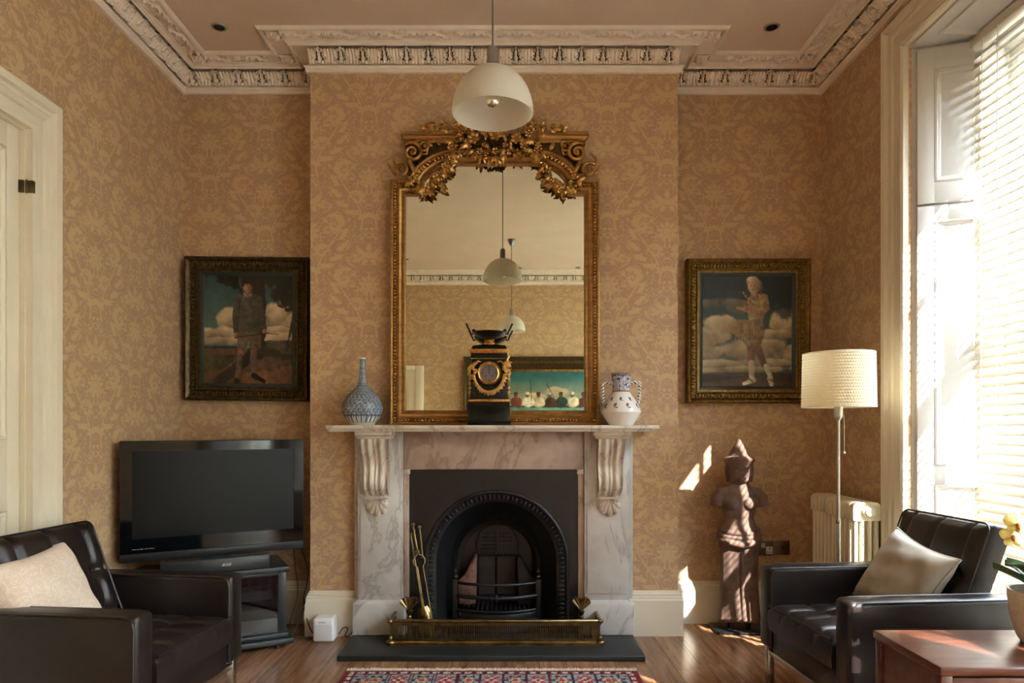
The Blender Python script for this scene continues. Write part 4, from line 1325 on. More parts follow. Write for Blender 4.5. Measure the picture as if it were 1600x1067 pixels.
# --- painted porcelain vases (pattern painted per vertex)
def fbm(shape, scale, octaves=4, seed=0):
    r = np.random.RandomState(seed); H, Wd = shape
    out = np.zeros(shape); amp = 1.0; tot = 0
    yy, xx = np.mgrid[0:H, 0:Wd] / float(max(H, Wd))
    for o in range(octaves):
        n = int(scale * 2 ** o) + 2
        g = r.rand(n + 2, n + 2)
        fx, fy = xx * n, yy * n
        ix, iy = fx.astype(int), fy.astype(int)
        tx, ty = fx - ix, fy - iy
        tx = tx*tx*(3-2*tx); ty = ty*ty*(3-2*ty)
        v = g[iy, ix]*(1-tx)*(1-ty) + g[iy, ix+1]*tx*(1-ty) + g[iy+1, ix]*(1-tx)*ty + g[iy+1, ix+1]*tx*ty
        out += v * amp; tot += amp; amp *= .5
    return out / tot
def lin(c): return np.array(srgb(*c))

def spline(pts, n):
    # Catmull-Rom through (r, z)
    out = []
    P_ = [pts[0]] + list(pts) + [pts[-1]]
    for i in range(1, len(P_) - 2):
        for k in range(n):
            t = k / n
            q = []
            for c in (0, 1):
                p0, p1, p2, p3 = P_[i-1][c], P_[i][c], P_[i+1][c], P_[i+2][c]
                q.append(.5 * (2*p1 + (p2-p0)*t + (2*p0-5*p1+4*p2-p3)*t*t + (3*p1-p0-3*p2+p3)*t**3))
            out.append((max(q[0], 0), q[1]))
    out.append(tuple(pts[-1]))
    return out
NV = 180
va = empty('bottle_vase', (-.832, 3.80, 1.213), 0, 'slender-necked blue and white porcelain bottle vase on the mantel', 'vase')
pr = spline([(.068, 0), (.070, .008), (.078, .016), (.098, .045), (.112, .085), (.108, .125), (.085, .165), (.050, .198), (.028, .225), (.0205, .26), (.0175, .31), (.0165, .355), (.0195, .372), (.0185, .376)], 8)
b_ = MB().lathe(pr, NV, caps=False)
me = b_.mesh('body', M['china'], 179)
zz = np.array([p[1] for p in pr])[:, None] * np.ones((1, NV)); th = np.ones((len(pr), 1)) * (np.arange(NV) / NV * 2*PI)[None, :]
rad = np.array([p[0] for p in pr])[:, None]
base = np.zeros((len(pr), NV, 3)); base[:] = lin((98, 112, 128))
# scrolling white lines: spirals on a staggered lattice
cell = .024
su = th * .095 / cell; sv = zz / cell
row = np.floor(sv); fu = (su + .5 * (row % 2)) % 1 - .5; fv = sv - row - .5
rr = np.hypot(fu, fv) + 1e-3; an = np.arctan2(fv, fu)
spir = np.abs(((an + 9.0 * rr * (1 - 2 * (row % 2))) / (2*PI)) % 1 - .5)
f_ = fbm((len(pr), NV), 14, 3, 3)
line = ((spir < .12) & (rr < .48)) | (np.abs(f_ - .5) < .018) | (rr > .60)
base[line] = lin((168, 175, 178))
base *= (1 + (f_[..., None] - .5) * .35)
band = (zz > .018) & (zz < .056)
pet = np.abs(((th * 22 / (2*PI)) % 1) - .5)
base[band] = lin((120, 134, 146))
base[band & (pet > .17) & (pet < .27)] = lin((226, 224, 206)); base[band & (pet <= .10) & (zz < .045)] = lin((226, 224, 206)); base[band & (pet > .44)] = lin((52, 64, 82))
base[(zz > .054) & (zz < .058)] = lin((48, 60, 80)); base[zz < .014] = lin((196, 198, 182)); base[zz > .368] = lin((206, 208, 204))
paint_mesh(me, base.reshape(-1, 3)); fin(bpy.data.objects.new('body', me), va)
MB().lathe([(.016, .376), (.014, .34), (.0, .335)], 24, caps=False).build('mouth', M['ink'], va, smooth=60)

vb = empty('handled_vase', (.607, 3.80, 1.213), 0, 'white two-handled porcelain vase with blue flowers by the mirror', 'vase')
pr = spline([(.066, 0), (.070, .006), (.086, .030), (.108, .066), (.110, .078), (.100, .105), (.080, .140), (.060, .168), (.050, .182)], 9) 
pr = pr[:-1] + [(.050, .182 + .001), (.047, .190), (.0475, .21), (.050, .245), (.055, .282), (.056, .288)]
pr = [p for i, p in enumerate(pr)]
# subdivide the neck finely for its painted bands
fine = []
for p, q in zip(pr, pr[1:]):
    n_ = max(1, int(abs(q[1]-p[1]) / .0025))
    for k in range(n_): fine.append((p[0] + (q[0]-p[0])*k/n_, p[1] + (q[1]-p[1])*k/n_))
fine.append(pr[-1]); pr = fine
me = MB().lathe(pr, NV, caps=False).mesh('body', M['china'], 179)
R_ = len(pr)
zz = np.array([p[1] for p in pr])[:, None] * np.ones((1, NV)); th = np.ones((R_, 1)) * (np.arange(NV) / NV * 2*PI)[None, :]
rad = np.array([p[0] for p in pr])[:, None] * np.ones((1, NV))
base = np.zeros((R_, NV, 3)); base[:] = lin((232, 229, 220))
BLUE, DBL, GOLD = lin((58, 66, 120)), lin((36, 40, 70)), lin((140, 100, 50))
def flower_at(t0, z0, s):
    d_u = ((th - t0 + PI) % (2*PI) - PI) * rad; d_v = zz - z0
    r = np.hypot(d_u, d_v); a = np.arctan2(d_v, d_u)
    base[(r < s * (.8 + .25 * np.cos(5 * a))) ] = DBL
    base[r < s * .38] = GOLD
    base[(np.abs(d_u + .2*s) < s*.25) & (d_v < -s*.8) & (d_v > -s*1.7)] = BLUE
    base[(np.abs(d_u - .9*s) < s*.5) & (np.abs(d_v + 1.35*s) < s*.22)] = BLUE
for k in range(9): flower_at(2*PI*k/9 + .35, .148, .0085)
for k in range(9): flower_at(2*PI*k/9 + .05, .112, .011)
neck = zz > .186
nf = fbm((R_, NV), 40, 2, 8); vine = np.abs(np.sin(th * 14 + np.sin(zz * 260) * 1.6)) < .32
base[neck] = lin((214, 214, 216)); base[neck & (vine | (np.abs(nf - .5) < .06))] = BLUE
base[(zz > .186) & (zz < .192)] = GOLD; base[(zz > .284)] = GOLD; base[(zz > .270) & (zz < .281) & (((th * 20 / PI) % 1) > .4)] = DBL
for k in range(6):
    t0 = 2*PI*k/6 + .1
    d_u = ((th - t0 + PI) % (2*PI) - PI) * rad; base[(np.hypot(d_u, zz - .256) < .008)] = DBL; base[(np.hypot(d_u, zz - .256) < .004)] = GOLD
paint_mesh(me, base.reshape(-1, 3)); fin(bpy.data.objects.new('body', me), vb)
MB().lathe([(.055, .286), (.046, .25), (.0, .20)], 32, caps=False).build('mouth', M['ink'], vb, smooth=60)
for s in (-1, 1):
    pts = [(s*.048, 0, .232), (s*.075, 0, .238), (s*.100, 0, .238), (s*.104, 0, .225), (s*.102, 0, .19), (s*.101, 0, .15), (s*.094, 0, .118)]
    hb = MB().tube(sum([[lerp(p, q, k/8) for k in range(8)] for p, q in zip(pts, pts[1:])], []) + [pts[-1]], .0085, 10)
    hm = hb.mesh('handle', M['china'], 179)
    va_ = np.array(hb.v); c_ = np.zeros((len(va_), 3)); c_[:] = lin((232, 229, 220))
    tw = np.sin(va_[:, 2] * 330 + va_[:, 1] * 250 + va_[:, 0] * s * 260); c_[tw > .35] = DBL
    paint_mesh(hm, c_); fin(bpy.data.objects.new('handle', hm), vb)

# ================================================================== PAINTINGS
class Canvas:
    gain = 1.0
    def __init__(s, w, h, seed=0):
        s.w, s.h = w, h
        s.px = np.zeros((h, w, 3)); s.v, s.u = np.mgrid[0:h, 0:w].astype(float); s.u /= (w - 1); s.v /= (h - 1); s.asp = w / h
        s.n = fbm((h, w), 6, 5, seed); s.n2 = fbm((h, w), 22, 3, seed + 1); s.br = fbm((h, w), 34, 3, seed + 2); s.seed = seed
    def put(s, mask, c, k=1.0):
        m = np.clip(mask, 0, 1)[..., None] * k
        if isinstance(c, tuple):
            # model every painted shape: light from the left, loose brushwork across it
            wgt = m[..., 0].sum() + 1e-6
            mu = (m[..., 0] * s.u).sum() / wgt; sg = math.sqrt(max(1e-6, (m[..., 0] * (s.u - mu) ** 2).sum() / wgt))
            t = np.clip((s.u - mu) / (1.8 * sg), -1, 1)
            f = 1 - .34 * t - .10 * t * t + (s.br - .5) * 1.1
            c = np.array(srgb(*c))[None, None] * np.clip(f, .25, 1.8)[..., None]
        s.px = s.px * (1 - m) + c * m
    def sm(s, d, e): return np.clip(.5 - d / e, 0, 1)
    def ell(s, cu, cv, ru, rv, c, e=.12, rough=0.0, k=1.0):
        d = np.hypot((s.u - cu) / ru, (s.v - cv) / rv) - 1 + (s.n2 - .5) * rough
        s.put(s.sm(d, e), c, k)
    def cap(s, p, q, r0, r1, c, e=.006, rough=0.0, k=1.0):
        ax, ay = p[0] * s.asp, p[1]; bx_, by_ = q[0] * s.asp, q[1]
        U, V = s.u * s.asp, s.v
        t = np.clip(((U-ax)*(bx_-ax) + (V-ay)*(by_-ay)) / max(1e-9, (bx_-ax)**2 + (by_-ay)**2), 0, 1)
        d = np.hypot(U - ax - (bx_-ax)*t, V - ay - (by_-ay)*t) - (r0 + (r1-r0)*t) + (s.n2 - .5) * rough
        s.put(s.sm(d, e), c, k)
    def poly(s, pts, c, e=.006, k=1.0, rough=0.0):
        U, V = s.u + (s.n2 - .5) * rough, s.v + (s.n - .5) * rough
        ins_ = np.zeros(U.shape, bool); n = len(pts)
        for i in range(n):
            (x1, y1), (x2, y2) = pts[i], pts[(i+1) % n]
            if abs(y1 - y2) < 1e-9: continue
            c_ = ((y1 > V) != (y2 > V)) & (U < (x2-x1) * (V-y1) / (y2-y1) + x1)
            ins_ ^= c_
        s.put(ins_.astype(float), c, k)
    def cloud(s, blobs, light, dark, seed):
        f = fbm((s.h, s.w), 9, 5, seed)
        d = np.full((s.h, s.w), 9.0); sh = np.zeros((s.h, s.w))
        for (cu, cv, ru, rv) in blobs:
            dd = np.hypot((s.u-cu)/ru, (s.v-cv)/rv) - 1
            m = dd < d; d = np.minimum(d, dd); sh = np.where(m, (s.v - cv) / rv, sh)
        d = d + (f - .5) * .9
        col_ = np.array(srgb(*light))[None, None] * (1 - np.clip(sh * .5 + .45 + (f - .5) * 1.2, 0, 1)[..., None]) + np.array(srgb(*dark))[None, None] * np.clip(sh * .5 + .45 + (f - .5) * 1.2, 0, 1)[..., None]
        s.put(s.sm(d, .25), col_)
    def finish(s, amt=.45):
        s.px *= (1 + (s.n2 - .5) * amt + (s.n - .5) * amt * .6)[..., None]
        return np.clip(s.px * s.gain, 0, 1)
    def obj(s, W_, H_, parent, y, z0):
        vs_ = [(W_ * (u - .5), y, z0 + H_ * (1 - v)) for v, u in zip(s.v.ravel(), s.u.ravel())]
        fs_ = [(j*s.w+i, (j+1)*s.w+i, (j+1)*s.w+i+1, j*s.w+i+1) for j in range(s.h-1) for i in range(s.w-1)]
        b = MB(); b.v = vs_; b.f = fs_
        me = b.mesh('canvas', M['oil']); paint_mesh(me, s.finish().reshape(-1, 3))
        return fin(bpy.data.objects.new('canvas', me), parent)

def boy():
    c = Canvas(220, 272, 21); c.gain = .85
    top, low = np.array(srgb(38, 62, 64)), np.array(srgb(96, 124, 112))
    c.px = top + (low - top) * np.clip(c.v / .62, 0, 1)[..., None]
    c.cloud([(.30, .40, .12, .09), (.80, .38, .17, .12), (.95, .44, .14, .10), (.86, .50, .2, .05)], (226, 200, 158), (130, 112, 92), 4)
    c.cloud([(.12, .54, .14, .05), (.26, .54, .13, .06), (.22, .59, .24, .04), (.86, .57, .2, .05)], (214, 190, 152), (134, 116, 96), 5)
    c.poly([(0, .645), (.45, .645), (.45, .68), (0, .68)], (44, 58, 72))
    c.poly([(.62, .60), (1, .58), (1, .70), (.62, .68)], (76, 66, 48), rough=.04)
    c.poly([(0, .675), (1, .655), (1, 1), (0, 1)], (92, 66, 42), rough=.03)
    c.poly([(0, .74), (.4, .72), (.3, .84), (0, .86)], (72, 66, 40), rough=.06)
    c.poly([(.45, .88), (1, .80), (1, 1), (.4, 1)], (118, 76, 48), rough=.06)
    c.cap((.61, -.05), (.60, .70), .060, .062, (40, 30, 24), rough=.03)
    c.cap((.60, .68), (.20, .95), .055, .045, (48, 36, 28), rough=.05)
    c.cap((.62, .68), (.98, .74), .035, .025, (46, 34, 26), rough=.05)
    c.cap((1.0, .30), (.90, .68), .014, .010, (34, 26, 20), rough=.02)
    c.cap((.45, .20), (.33, .02), .012, .010, (34, 26, 20), rough=.02)
    for (u, v, r) in ((.2, .02, .1), (.35, .03, .1), (.5, .0, .1), (.75, .04, .13), (.9, .12, .14), (.92, .24, .10), (.82, .2, .08), (.96, .3, .07), (.34, .10, .07)):
        c.ell(u, v, r * 1.1, r * .7, (30, 30, 20), .3, 1.6)
    # figure
    sk, sw = (168, 112, 82), (80, 76, 64)
    for (x, x2) in ((.42, .39), (.555, .575)):
        c.cap((x + .01, .66), (x, .74), .030, .026, (146, 92, 66))
        c.cap((x, .74), (x2, .92), .030, .020, (98, 80, 66), rough=.01)
    c.cap((.38, .945), (.38, .99), .024, .022, (26, 20, 18)); c.cap((.56, .90), (.67, .95), .024, .016, (26, 20, 18))
    c.poly([(.39, .50), (.63, .50), (.64, .67), (.53, .68), (.505, .60), (.475, .685), (.385, .67)], (98, 84, 64), rough=.015)
    c.poly([(.38, .205), (.46, .185), (.56, .185), (.62, .21), (.64, .36), (.64, .515), (.52, .52), (.41, .51), (.37, .36)], sw, rough=.012)
    c.cap((.385, .24), (.365, .40), .030, .027, sw); c.cap((.365, .40), (.375, .52), .026, .022, (72, 68, 58))
    c.cap((.615, .24), (.645, .40), .030, .026, (70, 66, 56)); c.cap((.645, .40), (.67, .50), .025, .020, (64, 60, 52))
    c.ell(.372, .555, .022, .028, sk); c.ell(.672, .515, .024, .022, sk)
    c.cap((.36, .57), (.70, .53), .005, .004, (44, 30, 22)); c.cap((.70, .53), (.82, .54), .004, .003, (44, 30, 22))
    c.cap((.495, .16), (.495, .20), .020, .022, (140, 94, 70))
    c.ell(.495, .115, .052, .062, sk); c.ell(.52, .12, .028, .05, (120, 80, 60), .4, k=.5)
    c.ell(.49, .062, .068, .042, (34, 24, 18)); c.ell(.445, .09, .018, .04, (34, 24, 18)); c.ell(.54, .09, .016, .035, (34, 24, 18))
    for du in (-.02, .022): c.ell(.497 + du, .112, .009, .005, (40, 26, 20)); c.ell(.497 + du, .100, .013, .003, (50, 34, 24))
    c.ell(.498, .13, .006, .010, (150, 96, 70)); c.ell(.497, .152, .014, .004, (120, 58, 48))
    c.poly([(.45, .175), (.495, .20), (.455, .215)], (150, 136, 112)); c.poly([(.54, .175), (.495, .20), (.535, .215)], (140, 126, 104))
    return c

def girl():
    c = Canvas(220, 272, 33); c.gain = .78
    top, low = np.array(srgb(26, 42, 44)), np.array(srgb(72, 88, 78))
    c.px = top + (low - top) * np.clip(c.v / .7, 0, 1)[..., None]
    c.cloud([(.2, .26, .2, .05), (.38, .28, .14, .06)], (132, 122, 92), (60, 64, 56), 14)
    c.cloud([(.18, .48, .16, .12), (.08, .54, .12, .10), (.28, .44, .12, .08), (.9, .42, .14, .09), (.98, .36, .1, .08)], (222, 204, 160), (140, 120, 82), 15)
    c.cloud([(.45, .66, .22, .10), (.78, .64, .16, .10), (.12, .68, .16, .06), (.96, .68, .1, .08), (.8, .53, .2, .05)], (212, 194, 152), (120, 104, 76), 16)
    c.cloud([(.2, .78, .3, .04), (.7, .77, .3, .04), (.5, .82, .5, .03), (.1, .84, .2, .02)], (206, 190, 150), (110, 98, 74), 17)
    c.poly([(0, .86), (1, .855), (1, 1), (0, 1)], (74, 56, 36), rough=.03)
    c.poly([(0, .875), (.45, .90), (.3, .93), (0, .94)], (40, 40, 32), rough=.05)
    c.poly([(0, .95), (1, .93), (1, 1), (0, 1)], (96, 66, 38), rough=.05)
    for (u, v, r) in ((.85, .12, .2), (.98, .2, .15), (.75, .04, .16), (.2, .08, .18), (.45, .02, .18), (.9, .32, .10), (.72, .22, .1)):
        c.ell(u, v, r * 1.1, r * .75, (28, 36, 36), .5, 1.3, .85)
    sk = (176, 132, 96)
    c.cap((.54, .60), (.545, .78), .036, .028, (136, 96, 68)); c.cap((.545, .77), (.55, .89), .027, .022, (206, 192, 160))
    c.cap((.59, .60), (.68, .79), .034, .026, (130, 90, 62)); c.cap((.70, .80), (.745, .885), .024, .020, (204, 190, 158))
    c.cap((.57, .915), (.47, .945), .022, .014, (222, 212, 188)); c.cap((.74, .90), (.755, .955), .024, .018, (200, 186, 158))
    c.cap((.53, .905), (.56, .93), .005, .005, (60, 50, 44)); c.cap((.72, .91), (.77, .92), .005, .005, (60, 50, 44))
    dr_, dd = (158, 132, 86), (116, 94, 58)
    c.poly([(.50, .40), (.66, .38), (.68, .50), (.645, .625), (.50, .62), (.42, .56), (.34, .51), (.29, .50), (.32, .44), (.41, .40)], dr_, rough=.02)
    for k in range(6): c.cap((.40 + k*.04, .43), (.38 + k*.05, .58), .006, .003, dd if k % 2 else (182, 156, 106), rough=.01, k=.7)
    c.poly([(.50, .21), (.58, .18), (.66, .19), (.70, .27), (.67, .39), (.52, .40), (.49, .30)], (168, 142, 92), rough=.015)
    c.cap((.67, .22), (.685, .30), .040, .040, (176, 148, 94))
    c.cap((.66, .35), (.48, .315), .022, .018, sk); c.cap((.49, .315), (.40, .30), .017, .012, (190, 144, 108))
    for k in range(9): c.ell(.46 + .022*k*.5 + (.0 if k < 4 else .02), .17 + .014*k, .012, .010, (140, 96, 44) if k % 2 else (196, 152, 84))
    for k in range(10): c.ell(.48 + .018*k, .285 - .012*k, .012, .010, (128, 86, 44) if k % 2 else (190, 150, 90))
    c.cap((.575, .15), (.58, .19), .020, .024, (150, 108, 78))
    c.ell(.565, .10, .075, .085, (190, 168, 116), .25, .7); c.ell(.60, .12, .05, .06, (150, 124, 78), .4, .7, .6)
    c.ell(.56, .115, .045, .052, (196, 160, 130)); c.ell(.585, .12, .022, .042, (150, 112, 84), .4, k=.5)
    for du in (-.02, .018): c.ell(.555 + du, .112, .009, .005, (60, 44, 36))
    c.ell(.556, .13, .005, .008, (160, 118, 90)); c.ell(.557, .146, .012, .004, (140, 80, 66))
    c.ell(.545, .055, .05, .025, (206, 186, 134), .3, .6)
    return c

def gilt_frame(root, W_, H_, fw, mats, seed, depth=.055):
    """frame around a W_ x H_ opening-to-edge rectangle, outer size W_ x H_, origin bottom centre, front -Y"""
    a, b = W_ / 2, H_
    path = [(-a, 0), (a, 0), (a, b), (-a, b)]
    pr_ = [(0, 0), (0, -depth * .75), (-.006, -depth * .95), (-.014, -depth), (-.022, -depth * .90), (-fw*.42, -depth * .62), (-fw*.66, -depth * .52), (-fw*.72, -depth * .60), (-fw*.80, -depth * .55), (-fw*.84, -depth * .42), (-fw, -depth * .36), (-fw, -.008)]
    MB().sweep(path, [(d, h) for d, h in pr_], closed=True, plane='xz').build('frame', mats[0], root, smooth=30)
    # carved running foliage on the hollow of the frame
    rr2 = random.Random(seed)
    o_ = MB()
    for (x_, z_, a_) in resample(offset_path(path, -fw * .42), .020):
        Mx = T(x_, -depth * .66, z_) @ Matrix.Rotation(-a_ + rr2.uniform(-.5, .5), 4, 'Y')
        o_.ball((0, 0, .010), (.006, .008, .013), 6, 4, Mx); o_.ball((.009, 0, -.010), (.006, .007, .011), 6, 4, Mx); o_.ball((-.006, -.002, -.002), (.005, .007, .005), 6, 4, Mx)
    for (x_, z_, a_) in resample(offset_path(path, -.014), .011): o_.ball((x_, -depth * .98, z_), (.0042, .004, .0042), 6, 4)
    for (x_, z_, a_) in resample(offset_path(path, -fw * .76), .009): o_.ball((x_, -depth * .58, z_), (.003, .0035, .003), 6, 4)
    tag(o_.build('carved_foliage', mats[1], root, smooth=179), kind='stuff')

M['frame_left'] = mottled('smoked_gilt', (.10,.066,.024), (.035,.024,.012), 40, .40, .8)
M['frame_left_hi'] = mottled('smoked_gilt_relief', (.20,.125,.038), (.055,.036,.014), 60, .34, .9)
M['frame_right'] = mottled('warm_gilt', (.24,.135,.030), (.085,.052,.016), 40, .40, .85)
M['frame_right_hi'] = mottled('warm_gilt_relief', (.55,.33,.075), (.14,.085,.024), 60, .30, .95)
M['slip'] = newmat('dark_teal_slip', srgb(30, 44, 44), .5)
M['backing'] = newmat('brown_backing_paper', srgb(90, 66, 46), .9)
def painting(x, z, W_, H_, fw, cv, mats, label, rot=(0,0,0), y=YA - .004, seed=1, name='framed_painting', slip=True):
    r = empty(name, (x, y, z), 0, label, 'painting', rot=rot)
    gilt_frame(r, W_, H_, fw, mats, seed)
    if slip:
        MB().sweep([(-W_/2 + fw, fw), (W_/2 - fw, fw), (W_/2 - fw, H_ - fw), (-W_/2 + fw, H_ - fw)], [(0, -.018), (-.010, -.016), (-.020, -.012), (-.020, -.008)], closed=True, plane='xz').build('inner_slip', M['slip'], r)
    MB().box(-W_/2 + .01, W_/2 - .01, -.006, -.001, .01, H_ - .01).build('backing', M['backing'], r)
    cv.obj(W_ - 2*fw + .004, H_ - 2*fw + .004, r, -.010, fw - .002)
    return r
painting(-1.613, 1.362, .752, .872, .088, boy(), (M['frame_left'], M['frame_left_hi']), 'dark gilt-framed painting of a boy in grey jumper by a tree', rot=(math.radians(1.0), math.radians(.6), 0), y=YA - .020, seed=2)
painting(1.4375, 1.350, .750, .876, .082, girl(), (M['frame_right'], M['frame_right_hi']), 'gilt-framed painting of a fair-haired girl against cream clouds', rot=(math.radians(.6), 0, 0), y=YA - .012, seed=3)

def harbour():
    c = Canvas(260, 120, 44)
    top, low = np.array(srgb(40, 98, 100)), np.array(srgb(176, 170, 130))
    c.px = top + (low - top) * np.clip((c.v - .1) / .62, 0, 1)[..., None] ** 1.3
    c.cloud([(.38, .40, .10, .10), (.52, .48, .1, .06)], (206, 170, 136), (150, 150, 128), 6)
    c.poly([(0, .64), (1, .64), (1, 1), (0, 1)], (96, 140, 124))
    c.cap((.10, .655), (.95, .655), .02, .02, (60, 44, 36), rough=.04)
    rr2 = random.Random(3)
    cols = [(96, 36, 32), (206, 190, 156), (34, 54, 44), (70, 44, 34), (196, 176, 140), (222, 210, 184), (110, 50, 40)]
    for k in range(9):
        u = .14 + k * .09; cc = cols[k % 7]
        c.ell(u, .58, .05, .09, cc, .15, .4); c.ell(u + .005, .455, .016, .040, (92, 60, 44), .2); c.ell(u + .005, .425, .018, .028, (196, 180, 150) if k % 2 else (84, 34, 32), .2)
    c.cap((.57, .18), (.56, .55), .006, .006, (48, 36, 30)); c.cap((.44, .25), (.38, .50), .006, .006, (48, 36, 30))
    return c
pr3 = painting(.36, 1.19, 2.00, 1.09, .17, harbour(), (M['frame_left'], M['frame_left_hi']), 'wide painting of robed figures under teal sky reflected in the mirror', rot=(0, 0, PI), y=YF + .004, seed=4, slip=False)
MB().sweep([(-.83, .17), (.83, .17), (.83, .92), (-.83, .92)], [(0, -.018), (-.030, -.014), (-.030, -.008)], closed=True, plane='xz').build('gilt_slip', M['gilt_bright'], pr3)

# ================================================================== TELEVISION CORNER
tvr = empty('television', (-1.5725, 3.641, .485), math.radians(30.0), 'black flat screen television angled in the left alcove', 'television')
TW, TB, TT = .452, .033, .648            # half width, bottom, top above root
MB().box(-TW, TW, 0, .055, TB, TT).build('casing', M['blackplastic'], tvr, bevel=.008, seg=3)
MB().box(-TW + .006, TW - .006, .05, .10, .12, TT - .08).build('rear_housing', M['blackplastic'], tvr, bevel=.02)
z0, z1, xi = .150, TT - .052, TW - .055
bz = MB()
for b4 in ((-TW + .002, -xi, .078, TT - .003), (xi, TW - .002, .078, TT - .003), (-xi, xi, .078, z0), (-xi, xi, z1, TT - .003)):
    bz.box(b4[0], b4[1], -.006, .001, b4[2], b4[3])
bz.build('bezel', M['tvgloss'], tvr)
MB().box(-xi, xi, -.002, .001, z0, z1).build('screen', M['tvscreen'], tvr)
MB().frustum((-TW + .004, TW - .004, -.002, .04), (-TW + .002, TW - .002, -.008, .04), TB, .076).build('speaker_bar', M['blackplastic'], tvr, bevel=.004)
lg = MB()
for k, (a_, b4) in enumerate(((0, .018), (.022, .03), (.034, .05), (.056, .066), (.070, .10))): lg.box(-TW + .055 + a_, -TW + .055 + b4, -.0068, -.006, .098, .1005)
lg.build('maker_mark', M['steel'], tvr)
MB().box(-.07, .07, .01, .06, -.03, TB + .01).build('neck', M['blackplastic'], tvr)
MB().box(-.22, .22, -.04, .14, -.041, -.03).build('foot', M['blackplastic'], tvr, bevel=.003)

# cabinet, same angle
RZT = math.atan2(.418, .799)
cbr = empty('television_cabinet', (-1.602, 3.650, 0), RZT, 'black corner television cabinet with smoked glass door', 'cabinet')
CW, CD0, CD1 = .365, -.10, .28
MB().box(-CW - .035, CW + .035, CD0 - .035, CD1, .025, .060).build('plinth', M['blackwood'], cbr, bevel=.010, seg=3)
MB().box(-CW - .010, CW + .010, CD0 - .012, CD1, .060, .085).build('plinth_step', M['blackwood'], cbr, bevel=.004)
MB().box(-CW - .012, CW + .012, CD0 - .015, CD1, .415, .444).build('top_board', M['blackwood'], cbr, bevel=.004)
for s in (-1, 1): MB().box(*sorted((s*CW, s*(CW - .025))), CD0 + .02, CD1, .085, .415).build('side_board', M['blackwood'], cbr)
MB().box(-CW, CW, CD1 - .012, CD1, .085, .415).build('back_board', M['blackwood'], cbr)
MB().box(-CW + .025, CW - .025, CD0 + .05, CD1 - .012, .255, .262).build('glass_shelf', M['smokeglass'], cbr)
dd = MB()
for (x0, x1, z0_, z1_) in ((-CW, -CW + .045, .085, .415), (CW - .045, CW, .085, .415), (-CW + .045, CW - .045, .085, .100), (-CW + .045, CW - .045, .398, .415)): dd.box(x0, x1, CD0, CD0 + .02, z0_, z1_)
dfr = dd.build('door_frame', M['blackwood'], cbr, bevel=.002)
def smoke_pane():
    m = bpy.data.materials.new('smoked_door_glass'); m.use_nodes = True
    nt = m.node_tree; nt.nodes.remove(nt.nodes['Principled BSDF'])
    tr = nd(m, 'BsdfTransparent'); tr.inputs[0].default_value = (.35, .38, .40, 1); gl = nd(m, 'BsdfGlossy'); gl.inputs['Roughness'].default_value = .03
    fr = schlick(m, .07)
    mx = nd(m, 'MixShader'); lk(m, fr, mx.inputs[0]); lk(m, tr.outputs[0], mx.inputs[1]); lk(m, gl.outputs[0], mx.inputs[2])
    lk(m, mx.outputs[0], nt.nodes['Material Output'].inputs[0]); return m
MB().box(-CW + .045, CW - .045, CD0 + .008, CD0 + .012, .100, .398).build('door_pane', smoke_pane(), dfr)
for s in (-1, 1):
    MB().lathe([(.012, 0), (.014, .012), (.010, .026)], 14, (s*(CW - .05), CD0, 0)).build('castor', M['blackplastic'], cbr, smooth=40)
    MB().lathe([(.012, 0), (.014, .012), (.010, .026)], 14, (s*(CW - .05), CD1 - .06, 0)).build('castor', M['blackplastic'], cbr, smooth=40)
# box in the cabinet
bxr = empty('media_player', (-1.47, 3.72, .262), RZT, 'grey media player box on the glass shelf of the cabinet', 'media player')
MB().box(-.15, .15, -.07, .07, .0, .055).build('case', M['blackplastic'], bxr, bevel=.003)
MB().box(-.148, .148, -.072, -.070, .004, .051).build('front_plate', M['steel'], bxr)
by_ = empty('amplifier_box', (-1.47, 3.72, .086), RZT, 'silver amplifier box on the bottom of the television cabinet', 'amplifier')
MB().box(-.19, .19, -.09, .10, .006, .085).build('case', M['blackplastic'], by_, bevel=.003)
MB().box(-.188, .188, -.0925, -.09, .010, .081).build('front_plate', M['chrome'], by_)
# centre speaker under the screen
sbx = empty('centre_speaker', (-1.553, 3.585, .4445), RZT, 'long black centre speaker under the television screen', 'speaker')
MB().box(-.262, .262, -.045, -.002, .0, .078).build('cabinet', M['blackplastic'], sbx, bevel=.006)
MB().box(-.255, .255, -.049, -.045, .006, .072).build('grille', M['blackwood'], sbx, bevel=.002)
def text(name, body, size, mat, parent, loc, rot, shear=0.0, extr=.0004):
    cu = bpy.data.curves.new(name, 'FONT'); cu.body = body; cu.size = size; cu.extrude = extr; cu.shear = shear; cu.align_x = 'CENTER'; cu.align_y = 'CENTER'
    cu.materials.append(M[mat]); cu.space_character = 1.05
    tmp = bpy.data.objects.new(name, cu); COL.objects.link(tmp)
    me = bpy.data.meshes.new_from_object(tmp.evaluated_get(bpy.context.evaluated_depsgraph_get()))
    bpy.data.objects.remove(tmp)
    me.name = name
    return fin(bpy.data.objects.new(name, me), parent, loc, rot)
text('maker_badge', 'BOSE', .018, 'whiteplastic', sbx, (.045, -.0496, .040), (PI/2, 0, 0), .45)

